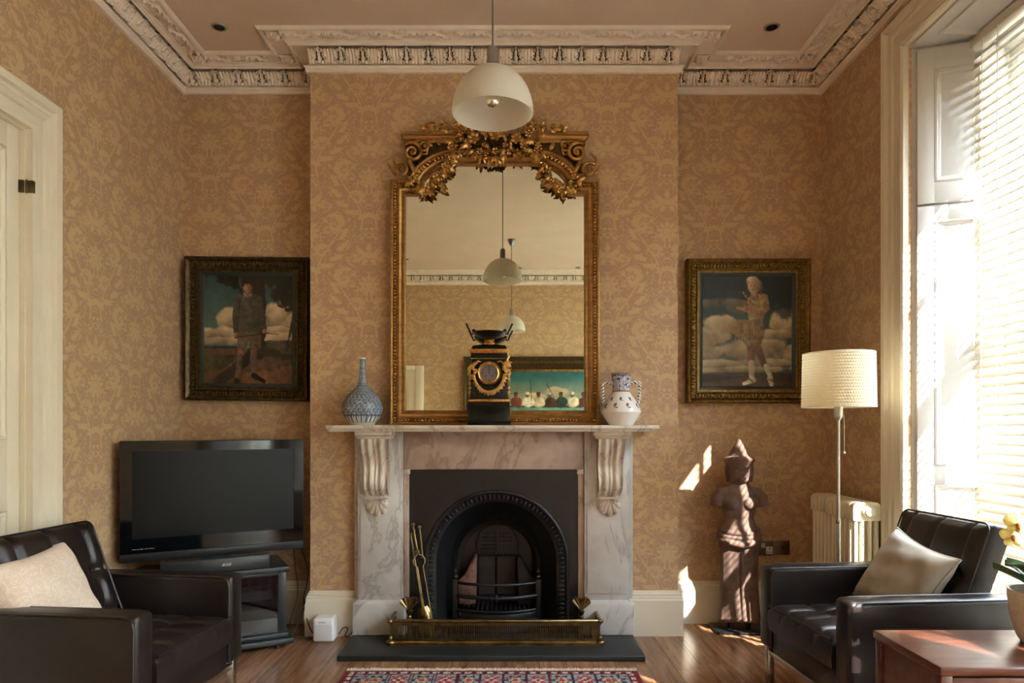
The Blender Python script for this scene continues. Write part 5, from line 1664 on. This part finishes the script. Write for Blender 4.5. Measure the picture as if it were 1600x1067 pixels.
# loose cables beside the cabinet
def cable(pts, label, r=.0035):
    P_ = [Vector(p) for p in pts]; out = []
    Q = [P_[0]] + P_ + [P_[-1]]
    for i in range(1, len(Q) - 2):
        for k in range(8):
            t = k / 8
            out.append(.5 * (2*Q[i] + (Q[i+1]-Q[i-1])*t + (2*Q[i-1]-5*Q[i]+4*Q[i+1]-Q[i+2])*t*t + (3*Q[i]-Q[i-1]-3*Q[i+1]+Q[i+2])*t**3))
    out.append(P_[-1])
    return tag(MB().tube(out, r, 6).build('cable', M['cable'], smooth=60), label, 'cable', 'loose cables by the television cabinet')
cable([(-1.26, 3.92, .56), (-1.255, 3.96, .40), (-1.25, 3.98, .22), (-1.29, 3.95, .05), (-1.27, 3.93, .006)], 'black cable hanging straight from the back of the television')
cable([(-1.23, 3.93, .56), (-1.20, 4.02, .35), (-1.215, 3.98, .2), (-1.18, 3.925, .10), (-1.14, 3.90, .03), (-1.10, 3.905, .006)], 'black cable sagging from the television to the white speaker')
cable([(-1.27, 3.86, .006), (-1.24, 3.90, .05), (-1.20, 3.93, .16), (-1.185, 3.91, .22)], 'black cable looping up against the skirting corner')
cable([(-1.28, 3.80, .005), (-1.22, 3.84, .03), (-1.18, 3.86, .012), (-1.13, 3.90, .005)], 'black cable lying along the floor by the cabinet')
cable([(-.99, 3.90, .02), (-.965, 3.905, .055), (-.94, 3.905, .05), (-.955, 3.90, .01), (-.92, 3.90, .02), (-.905, 3.905, .06)], 'black cable curling between white speaker and marble plinth', .003)

# little white speaker on the floor
ws = empty('small_speaker', (-1.055, 3.865, 0), 0, 'small white wireless speaker on the floor by the fireplace', 'speaker')
MB().box(-.060, .060, -.055, .045, .0, .134).build('body', M['whiteplastic'], ws, bevel=.016, seg=4)
MB().box(-.050, .050, -.0572, -.054, .010, .098).build('grille', M['speakergrille'], ws, bevel=.002)
text('maker_badge', 'SONOS', .011, 'blackplastic', ws, (-.005, -.0555, .112), (PI/2, 0, 0))

# ================================================================== ARMCHAIRS
def tuft_surface(W_, D_, H_, nu, nv, buttons, sink=.035, crown=.035, edge=.03):
    """closed cushion: X depth D_, Y width W_, height H_, tufted on top"""
    gx = [(-D_/2) + D_ * i / nu for i in range(nu + 1)]; gy = [(-W_/2) + W_ * j / nv for j in range(nv + 1)]
    def top(x_, y_):
        ex = min(D_/2 - abs(x_), W_/2 - abs(y_))
        z = H_ - edge * max(0, 1 - ex / .045) ** 2 + crown * (1 - (2*x_/D_)**2) * (1 - (2*y_/W_)**2)
        for (bx_, by_) in buttons:
            d = math.hypot(x_ - bx_, y_ - by_); z -= sink * math.exp(-(d / .026) ** 2) + sink * .35 * math.exp(-(d / .07) ** 2)
        # creases joining the buttons to their neighbours and the edges
        for (bx_, by_) in buttons:
            z -= .010 * math.exp(-((y_ - by_) / .010) ** 2) * (1 if ex > .0 else 0) + .008 * math.exp(-((x_ - bx_) / .010) ** 2) / max(1, len(buttons) / 3)
        return z
    b = MB(); c = nu + 1
    for y_ in gy:
        for x_ in gx: b.v.append((x_, y_, top(x_, y_)))
    for j in range(nv):
        for i in range(nu): b.f.append((j*c+i, j*c+i+1, (j+1)*c+i+1, (j+1)*c+i))
    # skirt
    ring = [i for i in range(c)] + [j*c + nu for j in range(1, nv + 1)] + [nv*c + i for i in range(nu - 1, -1, -1)] + [j*c for j in range(nv - 1, 0, -1)]
    n0 = len(b.v)
    for k in ring: x_, y_, z_ = b.v[k]; b.v.append((x_ * 1.012, y_ * 1.012, (z_ + 0) * .5))
    n1 = len(b.v)
    for k in ring: x_, y_, z_ = b.v[k]; b.v.append((x_ * .99, y_ * .99, 0))
    R_ = len(ring)
    for k in range(R_):
        k2 = (k + 1) % R_
        b.f.append((ring[k2], ring[k], n0 + k, n0 + k2)); b.f.append((n0 + k2, n0 + k, n1 + k, n1 + k2))
    b.f.append(tuple(n1 + k for k in reversed(range(R_))))
    return b
def armchair(loc, rz, backz, label):
    r = empty('armchair', loc, rz, label, 'armchair', 'pair of brown leather armchairs')
    # local: front +X, width along Y
    for s in (-1, 1):
        y0, y1 = sorted((s * .258, s * .358))
        arm = MB().box(-.34, .360, y0, y1, .205, .575).build('armrest', M['leather'], r, bevel=.022, seg=4)
        for yy in (y0 + .004, y1 - .004):
            pts = [(.348, yy, .21), (.348, yy, .53), (.343, yy, .552), (.328, yy, .565), (.30, yy, .570), (-.33, yy, .570)]
            MB().tube(pts, .0042, 6).build('piping', M['piping'], arm, smooth=60)
        for xx in (.325, -.325):
            MB().box(xx - .015, xx + .015, s*.325 - .015, s*.325 + .015, 0, .205).build('leg', M['chrome'], r, bevel=.002)
        MB().box(-.31, .31, s*.325 - .012, s*.325 + .012, .172, .198).build('side_rail', M['chrome'], r, bevel=.002)
    MB().box(.305, .335, -.31, .31, .165, .188).build('front_rail', M['chrome'], r, bevel=.002)
    MB().box(-.335, .345, -.257, .257, .190, .300).build('seat_base', M['leather'], r, bevel=.012, seg=3)
    seat = tuft_surface(.512, .575, .115, 46, 44, [(-.10, -.13), (-.10, .13), (.12, -.13), (.12, .13), (.01, 0)], .022, .016).build('seat_cushion', M['leather'], r, (.078, 0, .300), smooth=60)
    MB().tube([(.075 + x_, y_, .300 + .108) for x_, y_ in ((.290, -.25), (.290, .25))], .004, 6).build('piping', M['piping'], seat, loc=(-.078, 0, -.300))
    # backrest, leaning; tufted face forward
    bh = backz - .30
    bk = tuft_surface(.512, bh, .105, 44, 44, [(.04, -.17), (.04, 0), (.04, .17), (-.14, -.17), (-.14, 0), (-.14, .17)], .028, .016)
    # cushion X -> up, Z -> forward
    ang = math.radians(21)
    Mx = T(-.262, 0, .30 + bh / 2 - .012) @ Matrix.Rotation(-ang, 4, 'Y') @ Matrix(((0, 0, 1, 0), (0, -1, 0, 0), (1, 0, 0, 0), (0, 0, 0, 1)))
    bk.v = [tuple(Mx @ Vector(p)) for p in bk.v]
    back = bk.build('backrest', M['leather'], r, smooth=60)
    ed = []
    for (xx, yy) in [(-bh/2, -.252)] + [(bh/2 - .035 + .035 * math.sin(q), -.217 - .035 * math.cos(q)) for q in [k * PI/12 for k in range(7)]] + [(bh/2 - .035 + .035 * math.cos(q), .217 + .035 * math.sin(q)) for q in [k * PI/12 for k in range(7)]] + [(-bh/2, .252)]: ed.append(tuple(Mx @ Vector((xx, yy, .088))))
    MB().tube(ed, .0045, 6).build('piping', M['piping'], back, smooth=60)
    bt = MB().ball((0, 0, 0), (.004, .011, .011), 10, 6).mesh('button', M['piping'], 179)
    for (bx_, by_) in ((.04, -.17), (.04, 0), (.04, .17)):
        p = Mx @ Vector((bx_, by_, .088)); inst(bt, 'button', back, p)
    MB().box(-.350, -.290, -.257, .257, .20, .46).build('back_panel', M['leather'], r, bevel=.01)
    return r
th_l = math.radians(-5.8)
fx, fy = -1.205, 2.610
armchair((fx - .36 * math.cos(th_l), fy - .36 * math.sin(th_l), 0), th_l, .800, 'dark brown leather armchair with blush cushion at the lower left')
th_r = PI + math.radians(5.1)
gx_, gy_ = 1.172, 2.795
armchair((gx_ - .36 * math.cos(th_r), gy_ - .36 * math.sin(th_r), 0), th_r, .830, 'dark leather armchair with taupe cushion beside the window')

# scatter cushions
def pillow(name, size, thick, loc, rot, mat, label, group='scatter cushions'):
    def f(sgn):
        def g(U, V):
            u, v = U * 2 - 1, V * 2 - 1
            e = max(0, (1 - u**4)) ** .55 * max(0, (1 - v**4)) ** .55
            pin = 1 - .13 * (1 - u*u) * (abs(v) ** 3); pin2 = 1 - .13 * (1 - v*v) * (abs(u) ** 3)
            wr = .006 * math.sin(u * 7 + v * 5) * e + .005 * math.sin(u * 3 - v * 11) * e
            return (u * size * pin2, sgn * (thick * e + wr * .6) , v * size * pin)
        return g
    b = MB().grid(f(-1), 36, 36).grid(lambda U, V: f(1)(1 - U, V), 36, 36)
    o = empty(name, loc, 0, label, 'cushion', group, rot=rot)
    c_ = b.build('cover', mat, o, smooth=179)
    edge = []
    for (a0, b0, a1, b1) in ((-1, -1, 1, -1), (1, -1, 1, 1), (1, 1, -1, 1), (-1, 1, -1, -1)):
        for k in range(14):
            t = k / 14; u, v = a0 + (a1-a0)*t, b0 + (b1-b0)*t
            pin = 1 - .13 * (1 - u*u) * (abs(v) ** 3); pin2 = 1 - .13 * (1 - v*v) * (abs(u) ** 3)
            edge.append((u * size * pin2, 0, v * size * pin))
    MB().tube(edge, .004, 6, closed=True).build('seam', mat, o, smooth=179)
    return o
pillow('scatter_cushion', .205, .078, (-1.735, 2.54, .555), (math.radians(-26), math.radians(-5), math.radians(84)), M['cush_pink'], 'blush damask cushion on the armchair at the lower left')
pillow('scatter_cushion', .172, .072, (1.600, 2.79, .585), (math.radians(-28), math.radians(13), math.radians(-80)), M['cush_taupe'], 'taupe linen cushion on the armchair beside the window')

# ================================================================== SIDE TABLE AND ORCHID
st = empty('side_table', (1.53, 2.045, 0), 0, 'polished rosewood side table with drawer at lower right', 'table')
MB().box(-.352, .352, -.168, .185, .515, .540).build('table_top', M['rosewood'], st, bevel=.004)
for (x_, y_) in ((-.33, -.145), (.33, -.145), (-.33, .162), (.33, .162)):
    MB().box(x_ - .017, x_ + .017, y_ - .017, y_ + .017, 0, .515).build('leg', M['rosewood'], st, bevel=.003)
MB().box(-.313, .313, .150, .170, .36, .515).build('back_apron', M['rosewood'], st)
for s in (-1, 1): MB().box(s*.33 - .010, s*.33 + .010, -.128, .145, .36, .515).build('side_apron', M['rosewood'], st)
dw = MB().box(-.311, .311, -.158, -.140, .385, .508).build('drawer', M['rosewood'], st, bevel=.003)
MB().box(-.313, .313, -.150, -.130, .36, .382).build('drawer_rail', M['rosewood'], st)
MB().lathe([(.006, 0), (.006, .012), (.014, .018), (.012, .026), (0, .028)], 16, M=T(0, -.158, .446) @ Matrix.Rotation(PI/2, 4, 'X')).build('knob', M['brass_dark'], dw, smooth=40)
MB().box(-.313, .313, -.13, .15, .15, .165).build('lower_shelf', M['rosewood'], st)

pt = empty('potted_orchid', (1.640, 2.085, .540), 0, 'yellow orchid in a pale stoneware pot on the rosewood table', 'plant')
MB().lathe(spline([(.070, 0), (.082, .02), (.096, .07), (.104, .13), (.106, .158), (.103, .162)], 6) + [(.098, .160), (.094, .13), (.0, .128)], 48).build('pot', M['pot'], pt, smooth=50)
MB().lathe([(.0, .134), (.094, .130)], 24, caps=False).build('potting_bark', M['moss'], pt)
def oleaf(a, L, Wd, lift, droop, name='leaf'):
    def f(U, V):
        u = U * 2 - 1; t = V
        w = Wd * max(0.0, math.sin(min(1, t * .94 + .06) * PI)) ** .8 * (.6 + .4 * math.sin(t * 2.2)) * 1.15
        rr = t * L; z = .135 + lift * t - droop * t * t
        return (rr, u * w, z + .018 * u * u)
    b = MB().grid(f, 8, 20, RZ(a))
    n = len(b.v); b.v += [(x_, y_, z_ - .003) for x_, y_, z_ in b.v]; b.f += [tuple(reversed([i + n for i in q])) for q in b.f]
    return b.build(name, M['leaf'], pt, smooth=60)
oleaf(PI + .25, .165, .028, .21, .09); oleaf(PI - .25, .15, .028, .13, .04); oleaf(.3, .20, .032, .15, .10); oleaf(-.9, .19, .030, .14, .10); oleaf(1.6, .18, .03, .16, .09)
stem_pts = [(0, 0, .13), (-.015, -.01, .22), (-.040, -.015, .29), (-.070, -.02, .345), (-.105, -.03, .385), (-.140, -.035, .385)]
MB().tube(stem_pts, [.0035, .0035, .003, .003, .0025, .002], 8).build('flower_stem', M['stem'], pt, smooth=60)
MB().tube([(.03, .0, .13), (.04, -.02, .25), (.05, -.02, .34), (.02, -.03, .39)], [.0035, .003, .003, .002], 8).build('flower_stem', M['stem'], pt, smooth=60)
def petal(L, Wd):
    def f(U, V):
        u = U * 2 - 1
        w = Wd * math.sin(min(1, V * .93 + .05) * PI) ** .6
        return (u * w, -.006 * (1 - u*u) + .010 * V * V, V * L)
    b = MB().grid(f, 6, 10); n = len(b.v); b.v += [(x_, y_ + .0012, z_) for x_, y_, z_ in b.v]; b.f += [tuple(reversed([i + n for i in q])) for q in b.f]
    return b
pm1 = petal(.036, .018).mesh('petal', M['petal'], 60); pm2 = petal(.034, .013).mesh('petal', M['petal'], 60)
lipm = MB().ball((0, -.008, -.006), (.006, .010, .010), 8, 6).ball((0, -.016, -.012), (.004, .006, .005), 8, 6).mesh('lip', M['lip'], 179)
for (x_, y_, z_, rz_, rx_) in ((-.130, -.045, .375, -.3, .2), (-.095, -.05, .350, .2, -.1), (-.085, -.05, .395, .1, .3), (-.050, -.055, .365, .4, .1), (-.138, -.04, .335, -.6, -.2), (.030, -.05, .395, .5, .2), (-.075, -.055, .318, 0, -.3)):
    fo = bpy.data.objects.new('blossom', None); COL.objects.link(fo); fo.parent = pt; fo.location = (x_, y_, z_); fo.rotation_euler = (rx_, 0, rz_); fo.empty_display_size = .02
    for k in range(5): inst(pm1 if k in (1, 4) else pm2, 'petal', fo, (0, 0, 0), (0, 2*PI*k/5, 0))
    inst(lipm, 'lip', fo)

# ================================================================== RUG
rg = empty('persian_rug', (-.10, 2.32, 0), 0, 'red and blue patterned oriental rug before the hearth', 'rug')
RW, RL = 1.42, 2.06
nx_, ny_ = 220, 320
yy, xx = np.mgrid[0:ny_, 0:nx_].astype(float)
X_ = xx / (nx_ - 1) * RW; Y_ = yy / (ny_ - 1) * RL
dist = np.minimum(np.minimum(X_, RW - X_), np.minimum(Y_, RL - Y_))
along = np.where(np.minimum(X_, RW - X_) < np.minimum(Y_, RL - Y_), Y_, X_)
RED, NAVY, IV, LB, DK, RS, TN = [lin(c) for c in ((112, 40, 46), (44, 42, 58), (206, 192, 170), (132, 150, 154), (44, 30, 32), (160, 66, 62), (190, 164, 130))]
rc = np.zeros((ny_, nx_, 3)); rc[:] = RED
def rput(m, c): rc[m] = c
b1 = (dist > .014) & (dist < .050); rput(b1, RED); ph = (along % .052) / .052
rput(b1 & (np.abs(ph - .5) < .28) & (np.abs(dist - .032) < .010), IV); rput(b1 & (np.abs(ph - .5) > .40), DK)
rput((dist >= .050) & (dist < .058), DK)
b2 = (dist >= .058) & (dist < .20); rput(b2, LB)
cellw = .110; pa = (along % cellw) / cellw - .5; dv_ = (dist - .129) / .071
alt = (np.floor(along / cellw) % 2) == 0
rad_ = np.hypot(pa * 2, dv_); an_ = np.arctan2(dv_, pa * 2)
rput(b2 & alt & (rad_ < .75 + .2 * np.cos(an_ * 8)), RS); rput(b2 & alt & (rad_ < .40 + .15 * np.cos(an_ * 4)), IV); rput(b2 & alt & (rad_ < .2), RED)
rput(b2 & ~alt & (rad_ < .7 + .25 * np.cos(an_ * 6)), DK); rput(b2 & ~alt & (rad_ < .5 + .1 * np.cos(an_ * 6)), TN); rput(b2 & ~alt & (rad_ < .25), RS)
rput(b2 & (np.abs(np.abs(pa) - .46) < .03), DK)
rput((dist >= .20) & (dist < .208), DK); b3 = (dist >= .208) & (dist < .245); rput(b3, IV); rput(b3 & (np.abs(ph - .5) < .25), RED)
rput((dist >= .245) & (dist < .255), NAVY)
f0 = dist >= .255; rput(f0, RED); g1 = (((X_ % .09) / .09 - .5) ** 2 + ((Y_ % .12) / .12 - .5) ** 2); rput(f0 & (g1 < .06), NAVY); rput(f0 & (g1 < .025), IV); rput(f0 & (g1 > .33), LB)
rn = RNG.rand(ny_, nx_)
rc *= (.78 + .44 * rn)[..., None]
b = MB(); hz = .008 + .0016 * RNG.rand(ny_ * nx_)
b.v = [(px_ - RW/2, py_ - RL/2, h_) for px_, py_, h_ in zip(X_.ravel(), Y_.ravel(), hz)]
b.f = [(j*nx_+i, j*nx_+i+1, (j+1)*nx_+i+1, (j+1)*nx_+i) for j in range(ny_-1) for i in range(nx_-1)]
me = b.mesh('pile', M['rug'], 179); paint_mesh(me, rc.reshape(-1, 3)); fin(bpy.data.objects.new('pile', me), rg)
MB().box(-RW/2 - .004, RW/2 + .004, -RL/2, RL/2, .0005, .0085).build('backing', newmat('crimson_rug_binding', srgb(120, 30, 40), .9), rg)
fr_ = MB(); rf = random.Random(4)
for k in range(430):
    x_ = -RW/2 + RW * (k + .5) / 430; L = rf.uniform(.022, .042)
    fr_.tube([(x_, RL/2 - .004, .007), (x_ + rf.uniform(-.004, .004), RL/2 + L*.5, .010 + rf.uniform(0, .004)), (x_ + rf.uniform(-.012, .012), RL/2 + L, .004)], [.0022, .002, .0012], 5)
tag(fr_.build('fringe', M['fringe'], rg, smooth=60), kind='stuff')

# ================================================================== FLOOR LAMP
lp = empty('floor_lamp', (1.585, 3.315, 0), 0, 'slim steel floor lamp with cream textured drum shade', 'lamp')
MB().lathe([(.0, 0), (.125, 0), (.128, .006), (.124, .016), (.02, .022), (.012, .03)], 40).build('base', M['steel'], lp, smooth=40)
MB().tube([(0, 0, .02), (0, 0, .74)], .0095, 12).build('pole', M['steel'], lp, smooth=60)
MB().tube([(0, 0, .74), (0, 0, 1.24)], .0075, 12).build('pole', M['steel'], lp, smooth=60)
MB().lathe([(.010, 0), (.012, .008), (.010, .018)], 16, (0, 0, .735)).build('pole_joint', M['chrome'], lp, smooth=40)
MB().lathe([(.008, 1.235), (.020, 1.250), (.021, 1.255), (.021, 1.325), (.017, 1.33)], 24).build('lamp_holder', M['steel'], lp, smooth=40)
def shade_pt(r0, r1, z0, z1, emboss):
    def f(U, V):
        a = U * 2 * PI
        r_ = r0 + (r1 - r0) * V
        row = math.floor(V * 18); cu = (U * 84 + .5 * (row % 2)) % 1 - .5; cv = (V * 18) % 1 - .5
        e = max(0, 1 - 3.2 * (cu * cu + cv * cv))
        return (math.cos(a) * (r_ + emboss * e), math.sin(a) * (r_ + emboss * e), z0 + (z1 - z0) * V)
    return f
MB().grid(shade_pt(.166, .161, 1.300, 1.560, .0022), 420, 108, wrap=True).build('lamp_shade', M['shade'], lp, smooth=179)
for z_, r_ in ((1.300, .166), (1.560, .161)):
    MB().tube([(math.cos(2*PI*k/48) * r_, math.sin(2*PI*k/48) * r_, z_) for k in range(48)], .0022, 6, closed=True).build('shade_rim', M['cord'], lp, smooth=60)
for k in range(3): MB().tube([(0, 0, 1.325), (math.cos(k*2.094)*.163, math.sin(k*2.094)*.163, 1.33)], .0016, 6).build('shade_spider', M['steel'], lp)
MB().ball((0, 0, 1.40), (.03, .03, .04), 16, 10).build('bulb', M['whiteplastic'], lp, smooth=179)
pc = MB().tube([(.018, -.010, 1.27), (.022, -.012, 1.2), (.022, -.012, 1.085)], .0016, 6)
for k in range(22): pc.ball((.0225, -.012, 1.09 + k * .008), .0026, 6, 4)
pc.ball((.022, -.012, 1.078), .0075, 10, 8)
pc.build('pull_chain', M['steel'], lp, smooth=60)

# ================================================================== RADIATOR
rd = empty('column_radiator', (1.785, 3.425, 0), 0, 'cream cast column radiator beside the window', 'radiator')
def section():
    b = MB()
    H0, H1 = .10, .825
    for k in range(4):
        x_ = -.0525 + k * .035
        b.tube([(x_, 0, H0 + .03), (x_, 0, H1 - .06)], .0125, 10)
    for (za, zb) in ((H0, H0 + .06), (H1 - .095, H1)):
        # header with rounded shoulders
        pts = []
        hw, cr = .070, .028
        for (cx_, cz_, a0) in ((hw - cr, zb - cr if za > .3 else zb - .008, 0), (-hw + cr, zb - cr if za > .3 else zb - .008, PI/2), (-hw + .012, za + .012, PI), (hw - .012, za + .012, 1.5*PI)):
            rr = cr if (a0 < PI and za > .3) else (.008 if a0 < PI else .012)
            if a0 < PI and za < .3: cx_ = (hw - .008) * (1 if cx_ > 0 else -1)
            for q in range(6): t = a0 + PI/2 * q / 5; pts.append((cx_ + rr * math.cos(t), cz_ + rr * math.sin(t)))
        b.prism(pts, -.0165, .0165)
    return b
sec = section().mesh('radiator_section', M['radiator'], 35)
for k in range(11):
    o = inst(sec, 'radiator_section', rd, (0, .022 + k * .0455, 0))
    if k == 0: bev = None
cap_m = Matrix.Rotation(PI/2, 4, 'X')
MB().lathe([(.032, 0), (.032, .010), (.029, .013), (.022, .013), (.022, .022), (.016, .024), (0, .024)], 24, M=T(.006, .004, .778) @ cap_m).build('end_cap', M['radiator'], rd, smooth=40)
for y_ in (.022, .022 + 10 * .0455):
    MB().box(-.06, -.035, y_ - .014, y_ + .014, 0, .11).box(.035, .06, y_ - .014, y_ + .014, 0, .11).build('foot', M['radiator'], rd, bevel=.004)

# ================================================================== STATUE
stt = empty('stone_statue', (1.340, 4.030, 0), math.radians(-4), 'brown stone torso statue with pointed crown on a steel stand', 'statue')
MB().box(-.150, .150, -.085, .120, .0, .014).build('stand_plate', M['darksteel'], stt, bevel=.002)
for s in (-1, 1): MB().lathe([(.014, .014), (.014, .09)], 16, (s * .052, .0, 0)).build('stand_rod', M['darksteel'], stt, smooth=40)
b = MB()
# skirt and torso as stacked ellipses (half width, half depth, z, y offset)
secs = [(.120, .060, .060, -.004), (.126, .070, .078, -.006), (.116, .066, .16, -.004), (.110, .064, .28, 0), (.110, .066, .40, 0), (.114, .070, .49, 0), (.117, .074, .55, 0), (.114, .072, .585, 0),
        (.104, .064, .612, 0), (.090, .054, .642, 0), (.084, .052, .665, 0), (.088, .054, .69, 0), (.100, .058, .73, 0), (.114, .058, .77, 0), (.118, .056, .80, .002), (.110, .052, .826, .004), (.086, .046, .848, .004), (.060, .042, .866, .002), (.050, .040, .90, 0)]
N = 40; vs_ = []; fs_ = []
for (a_, d_, z_, yo) in secs:
    for k in range(N):
        t = 2*PI*k/N
        # sculpted folds on the skirt, hem a little wavy
        fold = (1 + .012 * math.cos(t * 14)) if z_ < .5 else 1
        vs_.append((a_ * math.cos(t) * fold, yo + d_ * math.sin(t) * fold, z_ + (-.012 * math.cos(2*t + .4) if z_ < .1 else 0)))
for i in range(len(secs) - 1):
    for k in range(N): fs_.append((i*N+k, i*N+(k+1)%N, (i+1)*N+(k+1)%N, (i+1)*N+k))
fs_.append(tuple(reversed(range(N)))); fs_.append(tuple((len(secs)-1)*N + k for k in range(N)))
b.add(vs_, fs_)
for s in (-1, 1):
    b.ball((s*.044, -.046, .755), (.037, .030, .036), 16, 12)                # breast
    b.tube([(s*.074, .0, .812), (s*.108, -.002, .808), (s*.129, -.004, .786), (s*.136, -.004, .738)], [.040, .042, .039, .034], 14)   # shoulder, arm broken off
    b.tube([(s*.070, -.004, .990), (s*.074, -.004, .95), (s*.070, -.006, .905), (s*.067, -.006, .880)], [.011, .011, .011, .007], 8)   # long ear
b.ball((0, -.008, .942), (.066, .068, .072), 24, 18)                           # head
b.ball((0, -.028, .900), (.050, .042, .030), 14, 10)                           # chin
b.tube([(0, -.068, .965), (0, -.082, .940), (0, -.084, .928)], [.007, .010, .014], 8)      # nose
b.ball((0, -.072, .906), (.024, .011, .007), 10, 6); b.ball((0, -.069, .896), (.019, .011, .007), 10, 6)   # lips
for s in (-1, 1):
    b.ball((s*.028, -.064, .949), (.016, .007, .007), 10, 6); b.tube([(s*.009, -.072, .965), (s*.030, -.070, .972), (s*.052, -.054, .963)], .0050, 6)
# diadem: flaring band, then the pointed crown
b.lathe([(.068, .970), (.078, .985), (.090, 1.008), (.086, 1.022), (.070, 1.030), (.0, 1.032)], 32, (0, -.004, 0))
b.lathe([(.066, 1.024), (.060, 1.036), (.040, 1.076), (.018, 1.114), (.004, 1.134), (0, 1.136)], 32, (0, -.002, 0))
# belt, sash fold and flap on the front
def belt(z_, a_, d_, r_): 
    b.tube([(a_*math.cos(2*PI*k/40), d_*math.sin(2*PI*k/40), z_ - .018 * max(0, -math.sin(2*PI*k/40)) ) for k in range(40)], r_, 8, closed=True)
belt(.600, .110, .070, .014); belt(.575, .116, .074, .013); belt(.550, .118, .076, .012)
b.tube([(-.112, -.02, .565), (-.066, -.068, .530), (0, -.080, .516), (.066, -.068, .530), (.112, -.02, .565)], [.013, .018, .021, .018, .013], 10)
b.tube([(.0, -.068, .49), (.004, -.070, .38), (.004, -.068, .25), (.010, -.070, .12), (.014, -.070, .078)], [.010, .011, .012, .015, .018], 10)
body = b.build('stone_figure', M['stone'], stt, smooth=179)
rm = body.modifiers.new('fuse', 'REMESH'); rm.mode = 'VOXEL'; rm.voxel_size = .0042; rm.use_smooth_shade = True
sm = body.modifiers.new('soften', 'SMOOTH'); sm.factor = .5; sm.iterations = 2

# ================================================================== SOCKETS
so = empty('wall_socket', (1.562, YA, .458), 0, 'bronze switched power socket beside the statue', 'socket', 'bronze wall plates')
MB().box(-.046, .046, -.006, 0, -.044, .044).build('face_plate', M['socket'], so, bevel=.002)
MB().box(-.030, -.008, -.010, -.006, .005, .032).build('rocker_switch', M['whiteplastic'], so, bevel=.001)
MB().box(-.002, .040, -.0072, -.006, -.034, .012).build('socket_insert', M['whiteplastic'], so, bevel=.001)
for (x0, x1, z0_, z1_) in ((.0165, .0215, -.006, .006), (.006, .013, -.026, -.020), (.025, .032, -.026, -.020)): MB().box(x0, x1, -.0076, -.0070, z0_, z1_).build('pin_hole', M['ink'], so)
so2 = empty('wall_socket', (1.662, YA, .462), 0, 'blank bronze aerial plate next to the power socket', 'socket', 'bronze wall plates')
MB().box(-.044, .044, -.006, 0, -.044, .044).build('face_plate', M['socket'], so2, bevel=.002)
MB().lathe([(.007, 0), (.006, .004), (.003, .005)], 12, M=T(0, -.006, 0) @ cap_m).build('aerial_port', M['ink'], so2, smooth=40)

# ================================================================== PENDANT LAMPS
def pendant(x, y, zr, label):
    r = empty('pendant_lamp', (x, y, ZC), 0, label, 'lamp', 'glass pendant lamps')
    z = zr - ZC
    MB().lathe([(.0, -.075), (.012, -.072), (.022, -.060), (.034, -.036), (.042, -.012), (.044, 0)], 28).build('ceiling_rose', M['holder'], r, smooth=50)
    MB().tube([(0, 0, -.07), (0, 0, z + .245)], .0032, 8).build('flex', M['flexcord'], r, smooth=60)
    MB().lathe([(.006, z + .252), (.019, z + .244), (.0215, z + .232), (.0215, z + .172), (.024, z + .168), (.024, z + .160)], 28).build('lamp_holder', M['holder'], r, smooth=40)
    pr_ = []
    for k in range(21):
        t = PI/2 * k / 20
        pr_.append((.151 * math.cos(t) ** .92 if k < 20 else .018, z + .170 * math.sin(t)))
    inn = [(max(.016, p[0] - .004), p[1] - .004) for p in reversed(pr_)]
    MB().lathe(pr_ + inn, 180, ripple=.0045, caps=False).build('glass_shade', M['opal'], r, smooth=60)
    MB().lathe([(.014, z + .150), (.014, z + .085), (.022, z + .070)], 20).build('bulb_neck', M['whiteplastic'], r, smooth=60)
    MB().ball((0, 0, z + .052), .030, 24, 16).build('silvered_bulb', M['mirror'], r, smooth=179)
    return r
pendant(-.072, 2.545, 2.370, 'ribbed white glass dome pendant hanging before the mirror')
pendant(-.005, .24, 2.370, 'white glass dome pendant overhead, seen only as the farther reflection')
